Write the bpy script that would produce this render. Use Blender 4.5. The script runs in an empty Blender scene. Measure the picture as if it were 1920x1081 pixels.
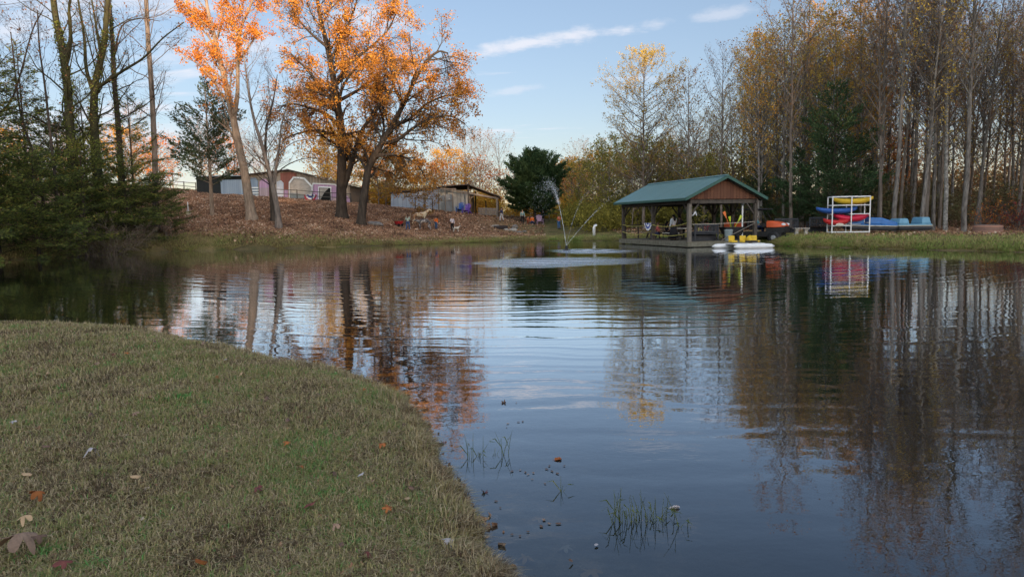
import bpy, bmesh, math, random
import numpy as np
from mathutils import Vector, Matrix, Euler
random.seed(7)
RNG = np.random.default_rng(11)
S = bpy.context.scene
C = S.collection
PI = math.pi
rad = math.radians

# ------------------------------------------------------------ camera
CAMZ = 1.70
FPX = 1280.0
PITCH = math.atan(125.5 / FPX)
ROLL = rad(0.9)
RM = (Matrix.Rotation(PI / 2 - PITCH, 3, 'X') @ Matrix.Rotation(-ROLL, 3, 'Z'))
cd = bpy.data.cameras.new('camera')
cam = bpy.data.objects.new('camera', cd)
C.objects.link(cam)
cam.location = (0, 0, CAMZ)
cam.rotation_euler = RM.to_euler()
cd.sensor_width = 36
cd.lens = 36 * FPX / 1920
cd.clip_start = 0.05
cd.clip_end = 3000
S.camera = cam

def at(px, py, d):
    """world point seen at photo pixel (px,py) at ground distance d ahead of the camera"""
    r = RM @ Vector(((px - 960) / FPX, -(py - 540.5) / FPX, -1))
    return Vector((0, 0, CAMZ)) + r * (d / r.y)

def xat(px, d):
    return at(px, 430, d).x

# ------------------------------------------------------------ tagging
def tag(o, label=None, cat=None, group=None, kind=None):
    if label: o['label'] = label
    if cat: o['category'] = cat
    if group: o['group'] = group
    if kind: o['kind'] = kind
    return o

def thing(name, label, cat, loc=(0, 0, 0), rz=0, group=None):
    o = bpy.data.objects.new(name, None)
    C.objects.link(o)
    o.empty_display_size = 0.3
    o.location = loc
    o.rotation_euler = (0, 0, rz)
    return tag(o, label, cat, group)

def copy_tree(o, parent=None):
    c = o.copy()
    C.objects.link(c)
    if parent is not None:
        c.parent = parent
    for ch in list(o.children):
        copy_tree(ch, c)
    return c

# ------------------------------------------------------------ numpy mesh
def np_mesh(name, V, F, mat=None, parent=None, smooth=False, attr=None):
    """V (n,3), F list of (m,k) int arrays"""
    me = bpy.data.meshes.new(name)
    V = np.asarray(V, np.float32)
    if not isinstance(F, list): F = [F]
    F = [np.asarray(f, np.int32) for f in F if len(f)]
    me.vertices.add(len(V))
    me.vertices.foreach_set('co', V.ravel())
    nl = sum(f.size for f in F)
    npoly = sum(len(f) for f in F)
    me.loops.add(nl)
    me.polygons.add(npoly)
    me.loops.foreach_set('vertex_index', np.concatenate([f.ravel() for f in F]))
    tot = np.concatenate([np.full(len(f), f.shape[1], np.int32) for f in F])
    st = np.concatenate([[0], np.cumsum(tot)[:-1]]).astype(np.int32)
    me.polygons.foreach_set('loop_start', st)
    try: me.polygons.foreach_set('loop_total', tot)
    except Exception: pass
    me.polygons.foreach_set('use_smooth', np.full(npoly, smooth, bool))
    if attr:
        for an, (dom, data) in attr.items():
            a = me.attributes.new(an, 'FLOAT', dom)
            a.data.foreach_set('value', np.asarray(data, np.float32))
    me.update(calc_edges=True)
    if mat: me.materials.append(mat)
    o = bpy.data.objects.new(name, me)
    C.objects.link(o)
    if parent is not None: o.parent = parent
    return o

class MB:
    """collects shapes; build() links them as one mesh"""
    def __init__(s):
        s.v = []; s.f = []
    def add(s, vs, fs):
        n = len(s.v)
        s.v += [tuple(v) for v in vs]
        s.f += [tuple(i + n for i in f) for f in fs]
        return s
    def box(s, c, d, rz=0, rx=0, ry=0):
        M = Euler((rx, ry, rz)).to_matrix()
        vs = []
        for x in (-.5, .5):
            for y in (-.5, .5):
                for z in (-.5, .5):
                    vs.append(M @ Vector((x * d[0], y * d[1], z * d[2])) + Vector(c))
        return s.add(vs, [(0, 1, 3, 2), (4, 6, 7, 5), (0, 4, 5, 1), (2, 3, 7, 6), (0, 2, 6, 4), (1, 5, 7, 3)])
    def bar(s, a, b, w, h=None):
        """rectangular bar from a to b"""
        h = h or w
        a = Vector(a); b = Vector(b); t = (b - a).normalized()
        up = Vector((0, 0, 1)) if abs(t.z) < .95 else Vector((0, 1, 0))
        u = t.cross(up).normalized(); v = u.cross(t)
        vs = [p + u * i * w / 2 + v * j * h / 2 for p in (a, b) for i, j in ((-1, -1), (1, -1), (1, 1), (-1, 1))]
        return s.add(vs, [(3, 2, 1, 0), (4, 5, 6, 7), (0, 1, 5, 4), (1, 2, 6, 5), (2, 3, 7, 6), (3, 0, 4, 7)])
    def tube(s, pts, r, n=8):
        pts = [Vector(p) for p in pts]
        if not hasattr(r, '__len__'): r = [r] * len(pts)
        rings = []; vs = []; fs = []
        for i, p in enumerate(pts):
            t = (pts[min(i + 1, len(pts) - 1)] - pts[max(i - 1, 0)]).normalized()
            up = Vector((0, 0, 1)) if abs(t.z) < .9 else Vector((0, 1, 0))
            u = t.cross(up).normalized(); v = u.cross(t)
            for k in range(n):
                a = 2 * PI * k / n
                vs.append(p + (u * math.cos(a) + v * math.sin(a)) * r[i])
        for i in range(len(pts) - 1):
            for k in range(n):
                k2 = (k + 1) % n
                fs.append((i * n + k, i * n + k2, (i + 1) * n + k2, (i + 1) * n + k))
        fs.append(tuple(range(n))[::-1]); fs.append(tuple(range((len(pts) - 1) * n, len(pts) * n)))
        return s.add(vs, fs)
    def prism(s, outline, h, axis='y', at0=0.):
        """outline list of 2D pts; extruded along axis"""
        n = len(outline)
        def P(a, b, c):
            return {'y': (a, c, b), 'z': (a, b, c), 'x': (c, a, b)}[axis]
        vs = [P(a, b, at0) for a, b in outline] + [P(a, b, at0 + h) for a, b in outline]
        fs = [tuple(range(n)), tuple(range(n, 2 * n))[::-1]] + [(i, i + n, (i + 1) % n + n, (i + 1) % n) for i in range(n)]
        return s.add(vs, fs)
    def ball(s, c, r, seg=10, ring=7, M=None):
        if not hasattr(r, '__len__'): r = (r, r, r)
        vs = []; fs = []
        for j in range(1, ring):
            th = PI * j / ring
            for k in range(seg):
                a = 2 * PI * k / seg
                v = Vector((r[0] * math.sin(th) * math.cos(a), r[1] * math.sin(th) * math.sin(a), r[2] * math.cos(th)))
                if M: v = M @ v
                vs.append(v + Vector(c))
        t = Vector((0, 0, r[2])); b = Vector((0, 0, -r[2]))
        if M: t = M @ t; b = M @ b
        vs.append(t + Vector(c)); vs.append(b + Vector(c))
        for j in range(ring - 2):
            for k in range(seg):
                k2 = (k + 1) % seg
                fs.append((j * seg + k, (j + 1) * seg + k, (j + 1) * seg + k2, j * seg + k2))
        T = len(vs) - 2
        for k in range(seg):
            k2 = (k + 1) % seg
            fs.append((T, k, k2)); fs.append((T + 1, (ring - 2) * seg + k2, (ring - 2) * seg + k))
        return s.add(vs, fs)
    def loft(s, rings, cap=True):
        n = len(rings[0]); vs = [v for r in rings for v in r]; fs = []
        for i in range(len(rings) - 1):
            for k in range(n):
                k2 = (k + 1) % n
                fs.append((i * n + k, i * n + k2, (i + 1) * n + k2, (i + 1) * n + k))
        if cap:
            fs.append(tuple(range(n))[::-1]); fs.append(tuple(range((len(rings) - 1) * n, len(rings) * n)))
        return s.add(vs, fs)
    def build(s, name, mat, parent=None, bevel=0, smooth=False, label=None):
        me = bpy.data.meshes.new(name)
        bm = bmesh.new()
        bv = [bm.verts.new(v) for v in s.v]
        for f in s.f:
            try: bm.faces.new([bv[i] for i in f])
            except ValueError: pass
        bmesh.ops.recalc_face_normals(bm, faces=bm.faces)
        if bevel:
            eds = [e for e in bm.edges if len(e.link_faces) == 2 and e.calc_face_angle(0) > .6]
            bmesh.ops.bevel(bm, geom=eds, offset=bevel, segments=2, profile=.6, affect='EDGES')
        if smooth:
            for f in bm.faces: f.smooth = True
        bm.to_mesh(me); bm.free()
        me.materials.append(mat)
        o = bpy.data.objects.new(name, me)
        C.objects.link(o)
        if parent is not None: o.parent = parent
        if label: o['label'] = label
        return o

# ------------------------------------------------------------ materials
def new_mat(name):
    m = bpy.data.materials.new(name); m.use_nodes = True
    nt = m.node_tree; nt.nodes.clear()
    out = nt.nodes.new('ShaderNodeOutputMaterial')
    return m, nt, out

def N(nt, t, **kw):
    n = nt.nodes.new(t)
    for k, v in kw.items():
        if k in n.inputs: n.inputs[k].default_value = v
        else: setattr(n, k, v)
    return n

def ramp(nt, stops, interp='LINEAR'):
    r = nt.nodes.new('ShaderNodeValToRGB')
    cr = r.color_ramp; cr.interpolation = interp
    while len(cr.elements) < len(stops): cr.elements.new(.5)
    for e, (p, c) in zip(cr.elements, stops):
        e.position = p; e.color = (*c, 1)
    return r

def mat(name, col, rough=.8, col2=None, scale=3., stretch=(1, 1, 1), metal=0., bump=.0, detail=6, spec=.3):
    """surface with fractal colour variation"""
    m, nt, out = new_mat(name)
    b = N(nt, 'ShaderNodeBsdfPrincipled', Roughness=rough, Metallic=metal)
    b.inputs['Specular IOR Level'].default_value = spec
    col2 = col2 or tuple(c * .72 for c in col)
    tc = N(nt, 'ShaderNodeTexCoord'); mp = N(nt, 'ShaderNodeMapping')
    mp.inputs['Scale'].default_value = stretch
    nt.links.new(tc.outputs['Object'], mp.inputs[0])
    nz = N(nt, 'ShaderNodeTexNoise', Scale=scale, Detail=detail, Roughness=.65)
    nt.links.new(mp.outputs[0], nz.inputs['Vector'])
    r = ramp(nt, [(.32, col2), (.68, col)])
    nt.links.new(nz.outputs['Fac'], r.inputs[0])
    nt.links.new(r.outputs[0], b.inputs['Base Color'])
    if bump:
        bp = N(nt, 'ShaderNodeBump', Strength=.8, Distance=bump)
        nt.links.new(nz.outputs['Fac'], bp.inputs['Height'])
        nt.links.new(bp.outputs[0], b.inputs['Normal'])
    nt.links.new(b.outputs[0], out.inputs[0])
    return m

def boards(name, col, col2, width=.15, axis=0, rough=.85, gap=.35, spec=.2, colgap=None):
    """planks / ribs running across one object axis, each with its own tone"""
    m, nt, out = new_mat(name)
    b = N(nt, 'ShaderNodeBsdfPrincipled', Roughness=rough)
    b.inputs['Specular IOR Level'].default_value = spec
    tc = N(nt, 'ShaderNodeTexCoord'); sp = N(nt, 'ShaderNodeSeparateXYZ')
    nt.links.new(tc.outputs['Object'], sp.inputs[0])
    dv = N(nt, 'ShaderNodeMath', operation='DIVIDE'); dv.inputs[1].default_value = width
    nt.links.new(sp.outputs[axis], dv.inputs[0])
    fl = N(nt, 'ShaderNodeMath', operation='FLOOR'); fr = N(nt, 'ShaderNodeMath', operation='FRACT')
    nt.links.new(dv.outputs[0], fl.inputs[0]); nt.links.new(dv.outputs[0], fr.inputs[0])
    wn = N(nt, 'ShaderNodeTexWhiteNoise', noise_dimensions='1D'); nt.links.new(fl.outputs[0], wn.inputs['W'])
    mp = N(nt, 'ShaderNodeMapping'); st = [8, 8, 8]; st[2 if axis != 2 else 0] = .8
    mp.inputs['Scale'].default_value = st
    nt.links.new(tc.outputs['Object'], mp.inputs[0])
    nz = N(nt, 'ShaderNodeTexNoise', Scale=1.2, Detail=7, Roughness=.7); nt.links.new(mp.outputs[0], nz.inputs['Vector'])
    ad = N(nt, 'ShaderNodeMath', operation='ADD'); nt.links.new(wn.outputs['Value'], ad.inputs[0]); nt.links.new(nz.outputs['Fac'], ad.inputs[1])
    hf = N(nt, 'ShaderNodeMath', operation='MULTIPLY'); hf.inputs[1].default_value = .5; nt.links.new(ad.outputs[0], hf.inputs[0])
    r = ramp(nt, [(.2, col2), (.75, col)]); nt.links.new(hf.outputs[0], r.inputs[0])
    g = N(nt, 'ShaderNodeMath', operation='GREATER_THAN'); g.inputs[1].default_value = .09; nt.links.new(fr.outputs[0], g.inputs[0])
    mx = N(nt, 'ShaderNodeMix', data_type='RGBA')
    cg = colgap or tuple(c * gap for c in col2)
    mx.inputs['A'].default_value = (*cg, 1)
    nt.links.new(g.outputs[0], mx.inputs['Factor']); nt.links.new(r.outputs[0], mx.inputs['B'])
    nt.links.new(mx.outputs['Result'], b.inputs['Base Color'])
    bp = N(nt, 'ShaderNodeBump', Strength=.7, Distance=.02); nt.links.new(g.outputs[0], bp.inputs['Height'])
    nt.links.new(bp.outputs[0], b.inputs['Normal'])
    nt.links.new(b.outputs[0], out.inputs[0])
    return m

def leafmat(name, stops, transl=.35, rough=.7, objvar=.12):
    """leaf faces: each face has its own 'tint' 0..1 picked off the palette"""
    m, nt, out = new_mat(name)
    a = N(nt, 'ShaderNodeAttribute', attribute_name='tint')
    oi = N(nt, 'ShaderNodeObjectInfo')
    ma = N(nt, 'ShaderNodeMath', operation='MULTIPLY_ADD'); ma.inputs[1].default_value = objvar; ma.inputs[2].default_value = -objvar / 2
    nt.links.new(oi.outputs['Random'], ma.inputs[0])
    ad = N(nt, 'ShaderNodeMath', operation='ADD', use_clamp=True)
    nt.links.new(a.outputs['Fac'], ad.inputs[0]); nt.links.new(ma.outputs[0], ad.inputs[1])
    r = ramp(nt, stops); nt.links.new(ad.outputs[0], r.inputs[0])
    d = N(nt, 'ShaderNodeBsdfPrincipled', Roughness=rough); d.inputs['Specular IOR Level'].default_value = .2
    t = N(nt, 'ShaderNodeBsdfTranslucent')
    nt.links.new(r.outputs[0], d.inputs['Base Color']); nt.links.new(r.outputs[0], t.inputs[0])
    mx = N(nt, 'ShaderNodeMixShader', Fac=transl)
    nt.links.new(d.outputs[0], mx.inputs[1]); nt.links.new(t.outputs[0], mx.inputs[2])
    nt.links.new(mx.outputs[0], out.inputs[0])
    return m

def barkmat(name, col, col2, scale=6., sc=(1, 1, .25)):
    return mat(name, col, .9, col2, scale, sc, bump=.03, spec=.1)

M = {}
M['bark_grey'] = barkmat('bark_grey', (.24, .2, .17), (.09, .075, .065), 5)
M['bark_dark'] = barkmat('bark_dark', (.085, .068, .055), (.03, .025, .02), 5)
M['bark_pale'] = barkmat('bark_pale', (.27, .25, .23), (.06, .052, .047), 7)
M['bark_tan'] = barkmat('bark_tan', (.36, .28, .21), (.16, .12, .09), 6)
M['bark_birch'] = barkmat('bark_birch', (.42, .41, .39), (.07, .065, .06), 5, (1, 1, 1.2))
M['bark_mossy'] = barkmat('bark_mossy', (.07, .075, .035), (.03, .026, .02), 4)
M['twig'] = mat('twig_bark', (.13, .105, .09), .9, (.07, .055, .05), 3)
M['white'] = mat('white_paint', (.78, .78, .76), .5, (.66, .66, .64), 4)
M['pvc'] = mat('white_pipe', (.8, .81, .82), .35, (.7, .71, .72), 3)
M['wood_grey'] = mat('weathered_wood', (.24, .21, .18), .85, (.12, .105, .09), 6, (1, 1, .3))
M['wood_dark'] = mat('dark_wood', (.1, .085, .07), .85, (.055, .045, .04), 6, (1, 1, .3))
M['wood_deck'] = mat('deck_wood', (.2, .19, .15), .85, (.1, .095, .07), 5)
M['rope'] = mat('yellow_rope', (.5, .46, .12), .8)
M['rope_pale'] = mat('pale_rope', (.45, .4, .33), .8)
M['metal'] = mat('grey_metal', (.4, .42, .44), .4, (.3, .31, .33), 4, metal=.6)
M['black'] = mat('black_plastic', (.02, .02, .022), .5, (.012, .012, .013), 4)
M['charcoal'] = mat('charcoal_paint', (.05, .055, .065), .55, (.03, .033, .04), 3)
M['stone'] = mat('grey_stone', (.3, .28, .26), .9, (.13, .12, .11), 3, bump=.03)
M['stone_pale'] = mat('pale_stone', (.48, .45, .4), .9, (.26, .24, .21), 4, bump=.03)
M['skin'] = mat('skin', (.5, .3, .21), .6, (.44, .26, .18), 4)
M['skin_dark'] = mat('skin_brown', (.2, .11, .07), .6, (.17, .09, .06), 4)
# ------------------------------------------------------------ the pond outline and the lie of the land
NEAR = [(0,605),(130,607),(250,613),(400,641),(520,668),(650,693),(760,742),(792,790),(820,845),(862,903),(892,985),(930,1040),(960,1081)]
def bank_pt(px, py, h=.12):
    r = RM @ Vector(((px - 960) / FPX, -(py - 540.5) / FPX, -1))
    k = (h - CAMZ) / r.z
    return (r.x * k, r.y * k)
near_pts = [bank_pt(*p) for p in NEAR]
shore = near_pts + [(.35,2.3),(1.6,1.2),(5,0),(12,-3),(25,-4),(36,4),(39,12),(34,20),(27,26.5),(22.4,30.5),(18.6,36.2),(16.2,40.4),
    (16.0,43.5),(15.6,47),(13.6,52),(9.5,55.6),(4.5,58),(0,58),(-4.5,56),(-10.8,53),(-17,50.5),(-23.6,48),(-26.5,43),(-28.8,38),(-33,31),(-37,24),(-35,17),(-28,13.2),(-18,12.6),(-12,12.1)]
def catmull(P, sub=6):
    out = []; n = len(P)
    for i in range(n):
        p0, p1, p2, p3 = (np.array(P[(i + k - 1) % n]) for k in range(4))
        for j in range(sub):
            t = j / sub
            out.append(.5 * ((2*p1) + (-p0+p2)*t + (2*p0-5*p1+4*p2-p3)*t*t + (-p0+3*p1-3*p2+p3)*t**3))
    return np.array(out)
SH = catmull(shore, 8)
# small irregularities of the bank, finer close by
for i in range(len(SH)):
    r = math.hypot(*SH[i]); a = min(.35, .012 * r)
    SH[i] += RNG.normal(0, a * .45, 2) if r > 3 else RNG.normal(0, .02, 2)

def _wob(x, y, s, seed):
    r = np.random.default_rng(seed); return sum(np.sin((x*np.cos(a)+y*np.sin(a))*2*PI*f/s+q) for a, f, q in zip(r.uniform(0, 6.3, 5), r.uniform(.6, 1.9, 5), r.uniform(0, 6.3, 5))) / 3
for i in range(len(SH)):
    if 2.5 < math.hypot(*SH[i]) < 14: SH[i] += np.array([_wob(SH[i][0], SH[i][1], .9, 61), _wob(SH[i][0], SH[i][1], .9, 62)]) * .045

def sdist(x, y):
    """signed distance to the shore, negative inside the pond"""
    x = np.asarray(x, float).ravel(); y = np.asarray(y, float).ravel()
    out = np.empty(len(x))
    A = SH; B = np.roll(SH, -1, axis=0)
    for s in range(0, len(x), 20000):
        xs = x[s:s+20000, None]; ys = y[s:s+20000, None]
        ex = B[:, 0] - A[:, 0]; ey = B[:, 1] - A[:, 1]
        t = np.clip(((xs - A[:, 0]) * ex + (ys - A[:, 1]) * ey) / (ex*ex + ey*ey + 1e-9), 0, 1)
        d = np.sqrt(((xs - A[:, 0] - t*ex)**2 + (ys - A[:, 1] - t*ey)**2).min(axis=1))
        c = ((A[:, 1] > ys) != (B[:, 1] > ys)) & (xs < ex * (ys - A[:, 1]) / (ey + 1e-12) + A[:, 0])
        ins = (c.sum(axis=1) % 2) == 1
        out[s:s+20000] = np.where(ins, -d, d)
    return out

ctl = [(350,405,60),(350,366,86),(402,403,60),(470,412,58),(522,428,55),(640,409,65),(676,417,63),(480,367,90),(560,373,90),(632,378,90),(400,362,90),
       (738,389,80),(806,394,80),(880,399,80),(935,403,81),(765,436,66),(848,434,67),(700,421,66),(941,423,84),(980,424,84),(1048,426,80),(955,435,74),
       (1003,415,88),(1115,441,62),(1060,436,72),(1200,436,62),(1440,438,47),(1475,437,46),(1590,437.5,43),(1700,436.5,43),(1850,437,42),(1990,436,38)]
CP = []
for px, py, d in ctl:
    p = at(px, py, d); CP.append((p.x, p.y, p.z))
CP += [(-33,45,1.3),(-38,60,3.5),(-45,50,3),(-50,85,7),(-80,60,7),(-45,20,1.2),(-60,0,2),(-25,5,.5),(-8,6,.3),(-4,4,.25),(0,0,.24),(-2,-1,.25),(-1.2,3,.22),
       (-14,9,.35),(-30,125,5.5),(-10,125,3.6),(-70,130,8),(15,125,2.2),(40,120,2),(20,75,1.1),(35,60,.9),(50,45,.9),(60,20,1),(60,80,1.5),(12,70,.9),(90,60,2),
       (0,200,4),(-120,200,8),(120,200,4),(45,-8,1.5),(10,-12,1.2),(-20,-12,1.4),(0,60,.35),(-10,55,.4),(20,38,.5)]
CP = np.array(CP)
def phi(r2): return np.sqrt(r2 + 16.)
_A = phi((CP[:, None, 0] - CP[None, :, 0])**2 + (CP[:, None, 1] - CP[None, :, 1])**2) + np.eye(len(CP)) * -.4
_m = CP[:, 2].mean()
_W = np.linalg.solve(_A, CP[:, 2] - _m)
def vnoise(x, y, s, seed=0):
    """smooth pseudo noise -1..1"""
    r = np.random.default_rng(seed); o = 0
    for k in range(7):
        a = r.uniform(0, 2*PI); f = r.uniform(.6, 1.8) / s; p = r.uniform(0, 6.3)
        o = o + np.sin((x*np.cos(a) + y*np.sin(a)) * f * 2*PI + p + 1.3*np.sin((x*np.sin(a) - y*np.cos(a)) * f * 2.2 + p))
    return o / 4.
def land(x, y):
    sh = np.shape(x); x = np.asarray(x, float).ravel(); y = np.asarray(y, float).ravel()
    z = np.empty(len(x))
    for s in range(0, len(x), 50000):
        z[s:s+50000] = phi((x[s:s+50000, None] - CP[:, 0])**2 + (y[s:s+50000, None] - CP[:, 1])**2) @ _W + _m
    r = np.hypot(x, y)
    z = np.clip(z, .2, 9)
    far = np.clip((r - 190) / 120, 0, 1)
    z = z * (1 - far) + 5 * far
    # the wooded rise on the far side of the camera, which keeps the evening sun off the pond
    back = np.clip((-y - 34) / 46, 0, 1); back = back*back*(3 - 2*back)
    z = z + back * (14.4 + np.clip(x, -30, 90) * .025 + 1.6 * vnoise(x, y, 40, 3))
    return z.reshape(sh)
def ground(x, y, sd=None):
    x = np.asarray(x, float); y = np.asarray(y, float); sh = x.shape
    if sd is None: sd = sdist(x, y)
    sd = sd.reshape(sh)
    L = land(x, y)
    r = np.hypot(x, y)
    w = np.where(r < 16, .25, .6)
    up = L * (1 - np.exp(-np.maximum(sd, 0) / w)) 
    up = up + np.where(r < 30, .018, .05) * vnoise(x, y, np.where(r < 30, 1.1, 3.), 5) * np.clip(sd, 0, 1)
    dn = -np.minimum(1.6, .03 + .16 * np.maximum(-sd, 0))
    return np.where(sd > 0, up, dn)
def gz(x, y): return float(ground(np.array([x]), np.array([y]))[0])
def G(px, d, lift=0.):
    """ground point under photo column px at distance d"""
    x = xat(px, d); return Vector((x, d, gz(x, d) + lift))

# ------------------------------------------------------------ ground sheet
fr = np.linspace(-56, 52, 760); bk = np.linspace(52, 304, 90)[1:-1]
ang = np.radians(np.concatenate([fr, bk]))
R = [.25]
while R[-1] < 900: R.append(R[-1] * (1.016 if R[-1] < 100 else 1.04))
R = np.array(R)
TX = np.outer(R, np.sin(ang)); TY = np.outer(R, np.cos(ang))
sd = sdist(TX, TY)
TZ = ground(TX, TY, sd)
nr, na = TX.shape
V = np.stack([TX, TY, TZ], -1).reshape(-1, 3)
V = np.vstack([V, [[0, 0, .24]]])
i = np.arange(nr - 1)[:, None] * na; j = np.arange(na)[None, :]; j2 = (j + 1) % na
F4 = np.stack([i + j, i + j2, i + na + j2, i + na + j], -1).reshape(-1, 4)
F3 = np.stack([np.full(na, nr*na), (np.arange(na) + 1) % na, np.arange(na)], -1)
sx, sy = V[:, 0], V[:, 1]; sdv = np.append(sd, 3.)
lit = np.clip((sy - 44) / 8, 0, 1) * np.clip((6 - sx) / 14, 0, 1) * np.clip((sdv - .3) / 3.2, 0, 1) * np.clip((118 - sy) / 20, 0, 1)
lit = np.maximum(lit, np.clip((sx + sy*.0 - 17) / 8, 0, 1) * np.clip((sdv - 9) / 5, 0, 1))          # floor of the right wood
lit = np.maximum(lit, np.clip((-sx - 24) / 5, 0, 1) * np.clip((sdv - 0) / 2, 0, 1)*np.clip((sy-20)/10,0,1))
def ground_material():
    m, nt, out = new_mat('ground_surface')
    b = N(nt, 'ShaderNodeBsdfPrincipled', Roughness=.95); b.inputs['Specular IOR Level'].default_value = .1
    geo = N(nt, 'ShaderNodeNewGeometry')
    def noise(sc, det=6, ro=.6):
        n = N(nt, 'ShaderNodeTexNoise', Scale=sc, Detail=det, Roughness=ro); nt.links.new(geo.outputs['Position'], n.inputs['Vector']); return n
    n1 = noise(.9); n2 = noise(14, 6, .7); n3 = noise(3.3, 8, .75); n4 = noise(60, 4, .7)
    grass = ramp(nt, [(.3, (.08, .1, .03)), (.5, (.2, .17, .075)), (.68, (.29, .22, .11))]); nt.links.new(n1.outputs['Fac'], grass.inputs[0])
    fine = ramp(nt, [(.3, (.35, .35, .35)), (.7, (1.25, 1.2, 1.1))]); nt.links.new(n2.outputs['Fac'], fine.inputs[0])
    g2 = N(nt, 'ShaderNodeMix', data_type='RGBA', blend_type='MULTIPLY'); g2.inputs['Factor'].default_value = 1
    nt.links.new(grass.outputs[0], g2.inputs['A']); nt.links.new(fine.outputs[0], g2.inputs['B'])
    litc = ramp(nt, [(.3, (.1, .06, .04)), (.45, (.24, .14, .085)), (.58, (.35, .21, .13)), (.72, (.42, .3, .2))]); nt.links.new(n3.outputs['Fac'], litc.inputs[0])
    a = N(nt, 'ShaderNodeAttribute', attribute_name='litter')
    ad = N(nt, 'ShaderNodeMath', operation='MULTIPLY_ADD'); ad.inputs[1].default_value = 1.5
    nt.links.new(a.outputs['Fac'], ad.inputs[0])
    sb = N(nt, 'ShaderNodeMath', operation='MULTIPLY_ADD'); sb.inputs[1].default_value = 1.6; sb.inputs[2].default_value = -1.05
    nt.links.new(n3.outputs['Fac'], sb.inputs[0]); nt.links.new(sb.outputs[0], ad.inputs[2])
    cl = N(nt, 'ShaderNodeClamp'); nt.links.new(ad.outputs[0], cl.inputs[0])
    mx = N(nt, 'ShaderNodeMix', data_type='RGBA'); nt.links.new(cl.outputs[0], mx.inputs['Factor'])
    nt.links.new(g2.outputs['Result'], mx.inputs['A']); nt.links.new(litc.outputs[0], mx.inputs['B'])
    # mud and drowned leaves of the pond bed
    bed = ramp(nt, [(.36, (.1, .09, .065)), (.5, (.22, .2, .16)), (.58, (.36, .3, .24)), (.64, (.5, .4, .33))]); nt.links.new(n3.outputs['Fac'], bed.inputs[0])
    sd_ = N(nt, 'ShaderNodeAttribute', attribute_name='bed')
    spz = N(nt, 'ShaderNodeSeparateXYZ'); nt.links.new(geo.outputs['Position'], spz.inputs[0])
    under = N(nt, 'ShaderNodeMapRange'); under.inputs[1].default_value = .0; under.inputs[2].default_value = -.025; under.inputs[3].default_value = 0; under.inputs[4].default_value = 1; nt.links.new(spz.outputs[2], under.inputs[0])
    ub = N(nt, 'ShaderNodeMath', operation='MULTIPLY'); nt.links.new(sd_.outputs['Fac'], ub.inputs[0]); nt.links.new(under.outputs[0], ub.inputs[1])
    m2 = N(nt, 'ShaderNodeMix', data_type='RGBA'); nt.links.new(ub.outputs[0], m2.inputs['Factor'])
    nt.links.new(mx.outputs['Result'], m2.inputs['A']); nt.links.new(bed.outputs[0], m2.inputs['B'])
    dp = N(nt, 'ShaderNodeAttribute', attribute_name='deep'); absorb_mix = N(nt, 'ShaderNodeMix', data_type='RGBA'); nt.links.new(dp.outputs['Fac'], absorb_mix.inputs['Factor'])
    nt.links.new(m2.outputs['Result'], absorb_mix.inputs['A']); absorb_mix.inputs['B'].default_value = (.012, .013, .009, 1); m2 = absorb_mix  # bed painted darker offshore, standing in for light absorbed by the water
    # dark wet soil on the cut bank
    sp = N(nt, 'ShaderNodeSeparateXYZ'); nt.links.new(geo.outputs['Position'], sp.inputs[0])
    so = N(nt, 'ShaderNodeAttribute', attribute_name='soil')
    m3 = N(nt, 'ShaderNodeMix', data_type='RGBA'); nt.links.new(so.outputs['Fac'], m3.inputs['Factor'])
    m3.inputs['B'].default_value = (.09, .068, .04, 1); nt.links.new(m2.outputs['Result'], m3.inputs['A'])
    nt.links.new(m3.outputs['Result'], b.inputs['Base Color'])
    bp = N(nt, 'ShaderNodeBump', Strength=.7, Distance=.04); nt.links.new(n2.outputs['Fac'], bp.inputs['Height']); nt.links.new(bp.outputs[0], b.inputs['Normal'])
    nt.links.new(b.outputs[0], out.inputs[0])
    return m
soil = np.clip(1 - np.abs(sdv - .1) / .45, 0, 1) * (sdv > -.1)
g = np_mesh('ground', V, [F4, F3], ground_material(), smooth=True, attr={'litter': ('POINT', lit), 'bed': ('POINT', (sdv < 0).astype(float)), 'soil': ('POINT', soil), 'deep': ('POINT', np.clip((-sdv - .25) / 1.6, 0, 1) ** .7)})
tag(g, kind='structure')

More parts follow.
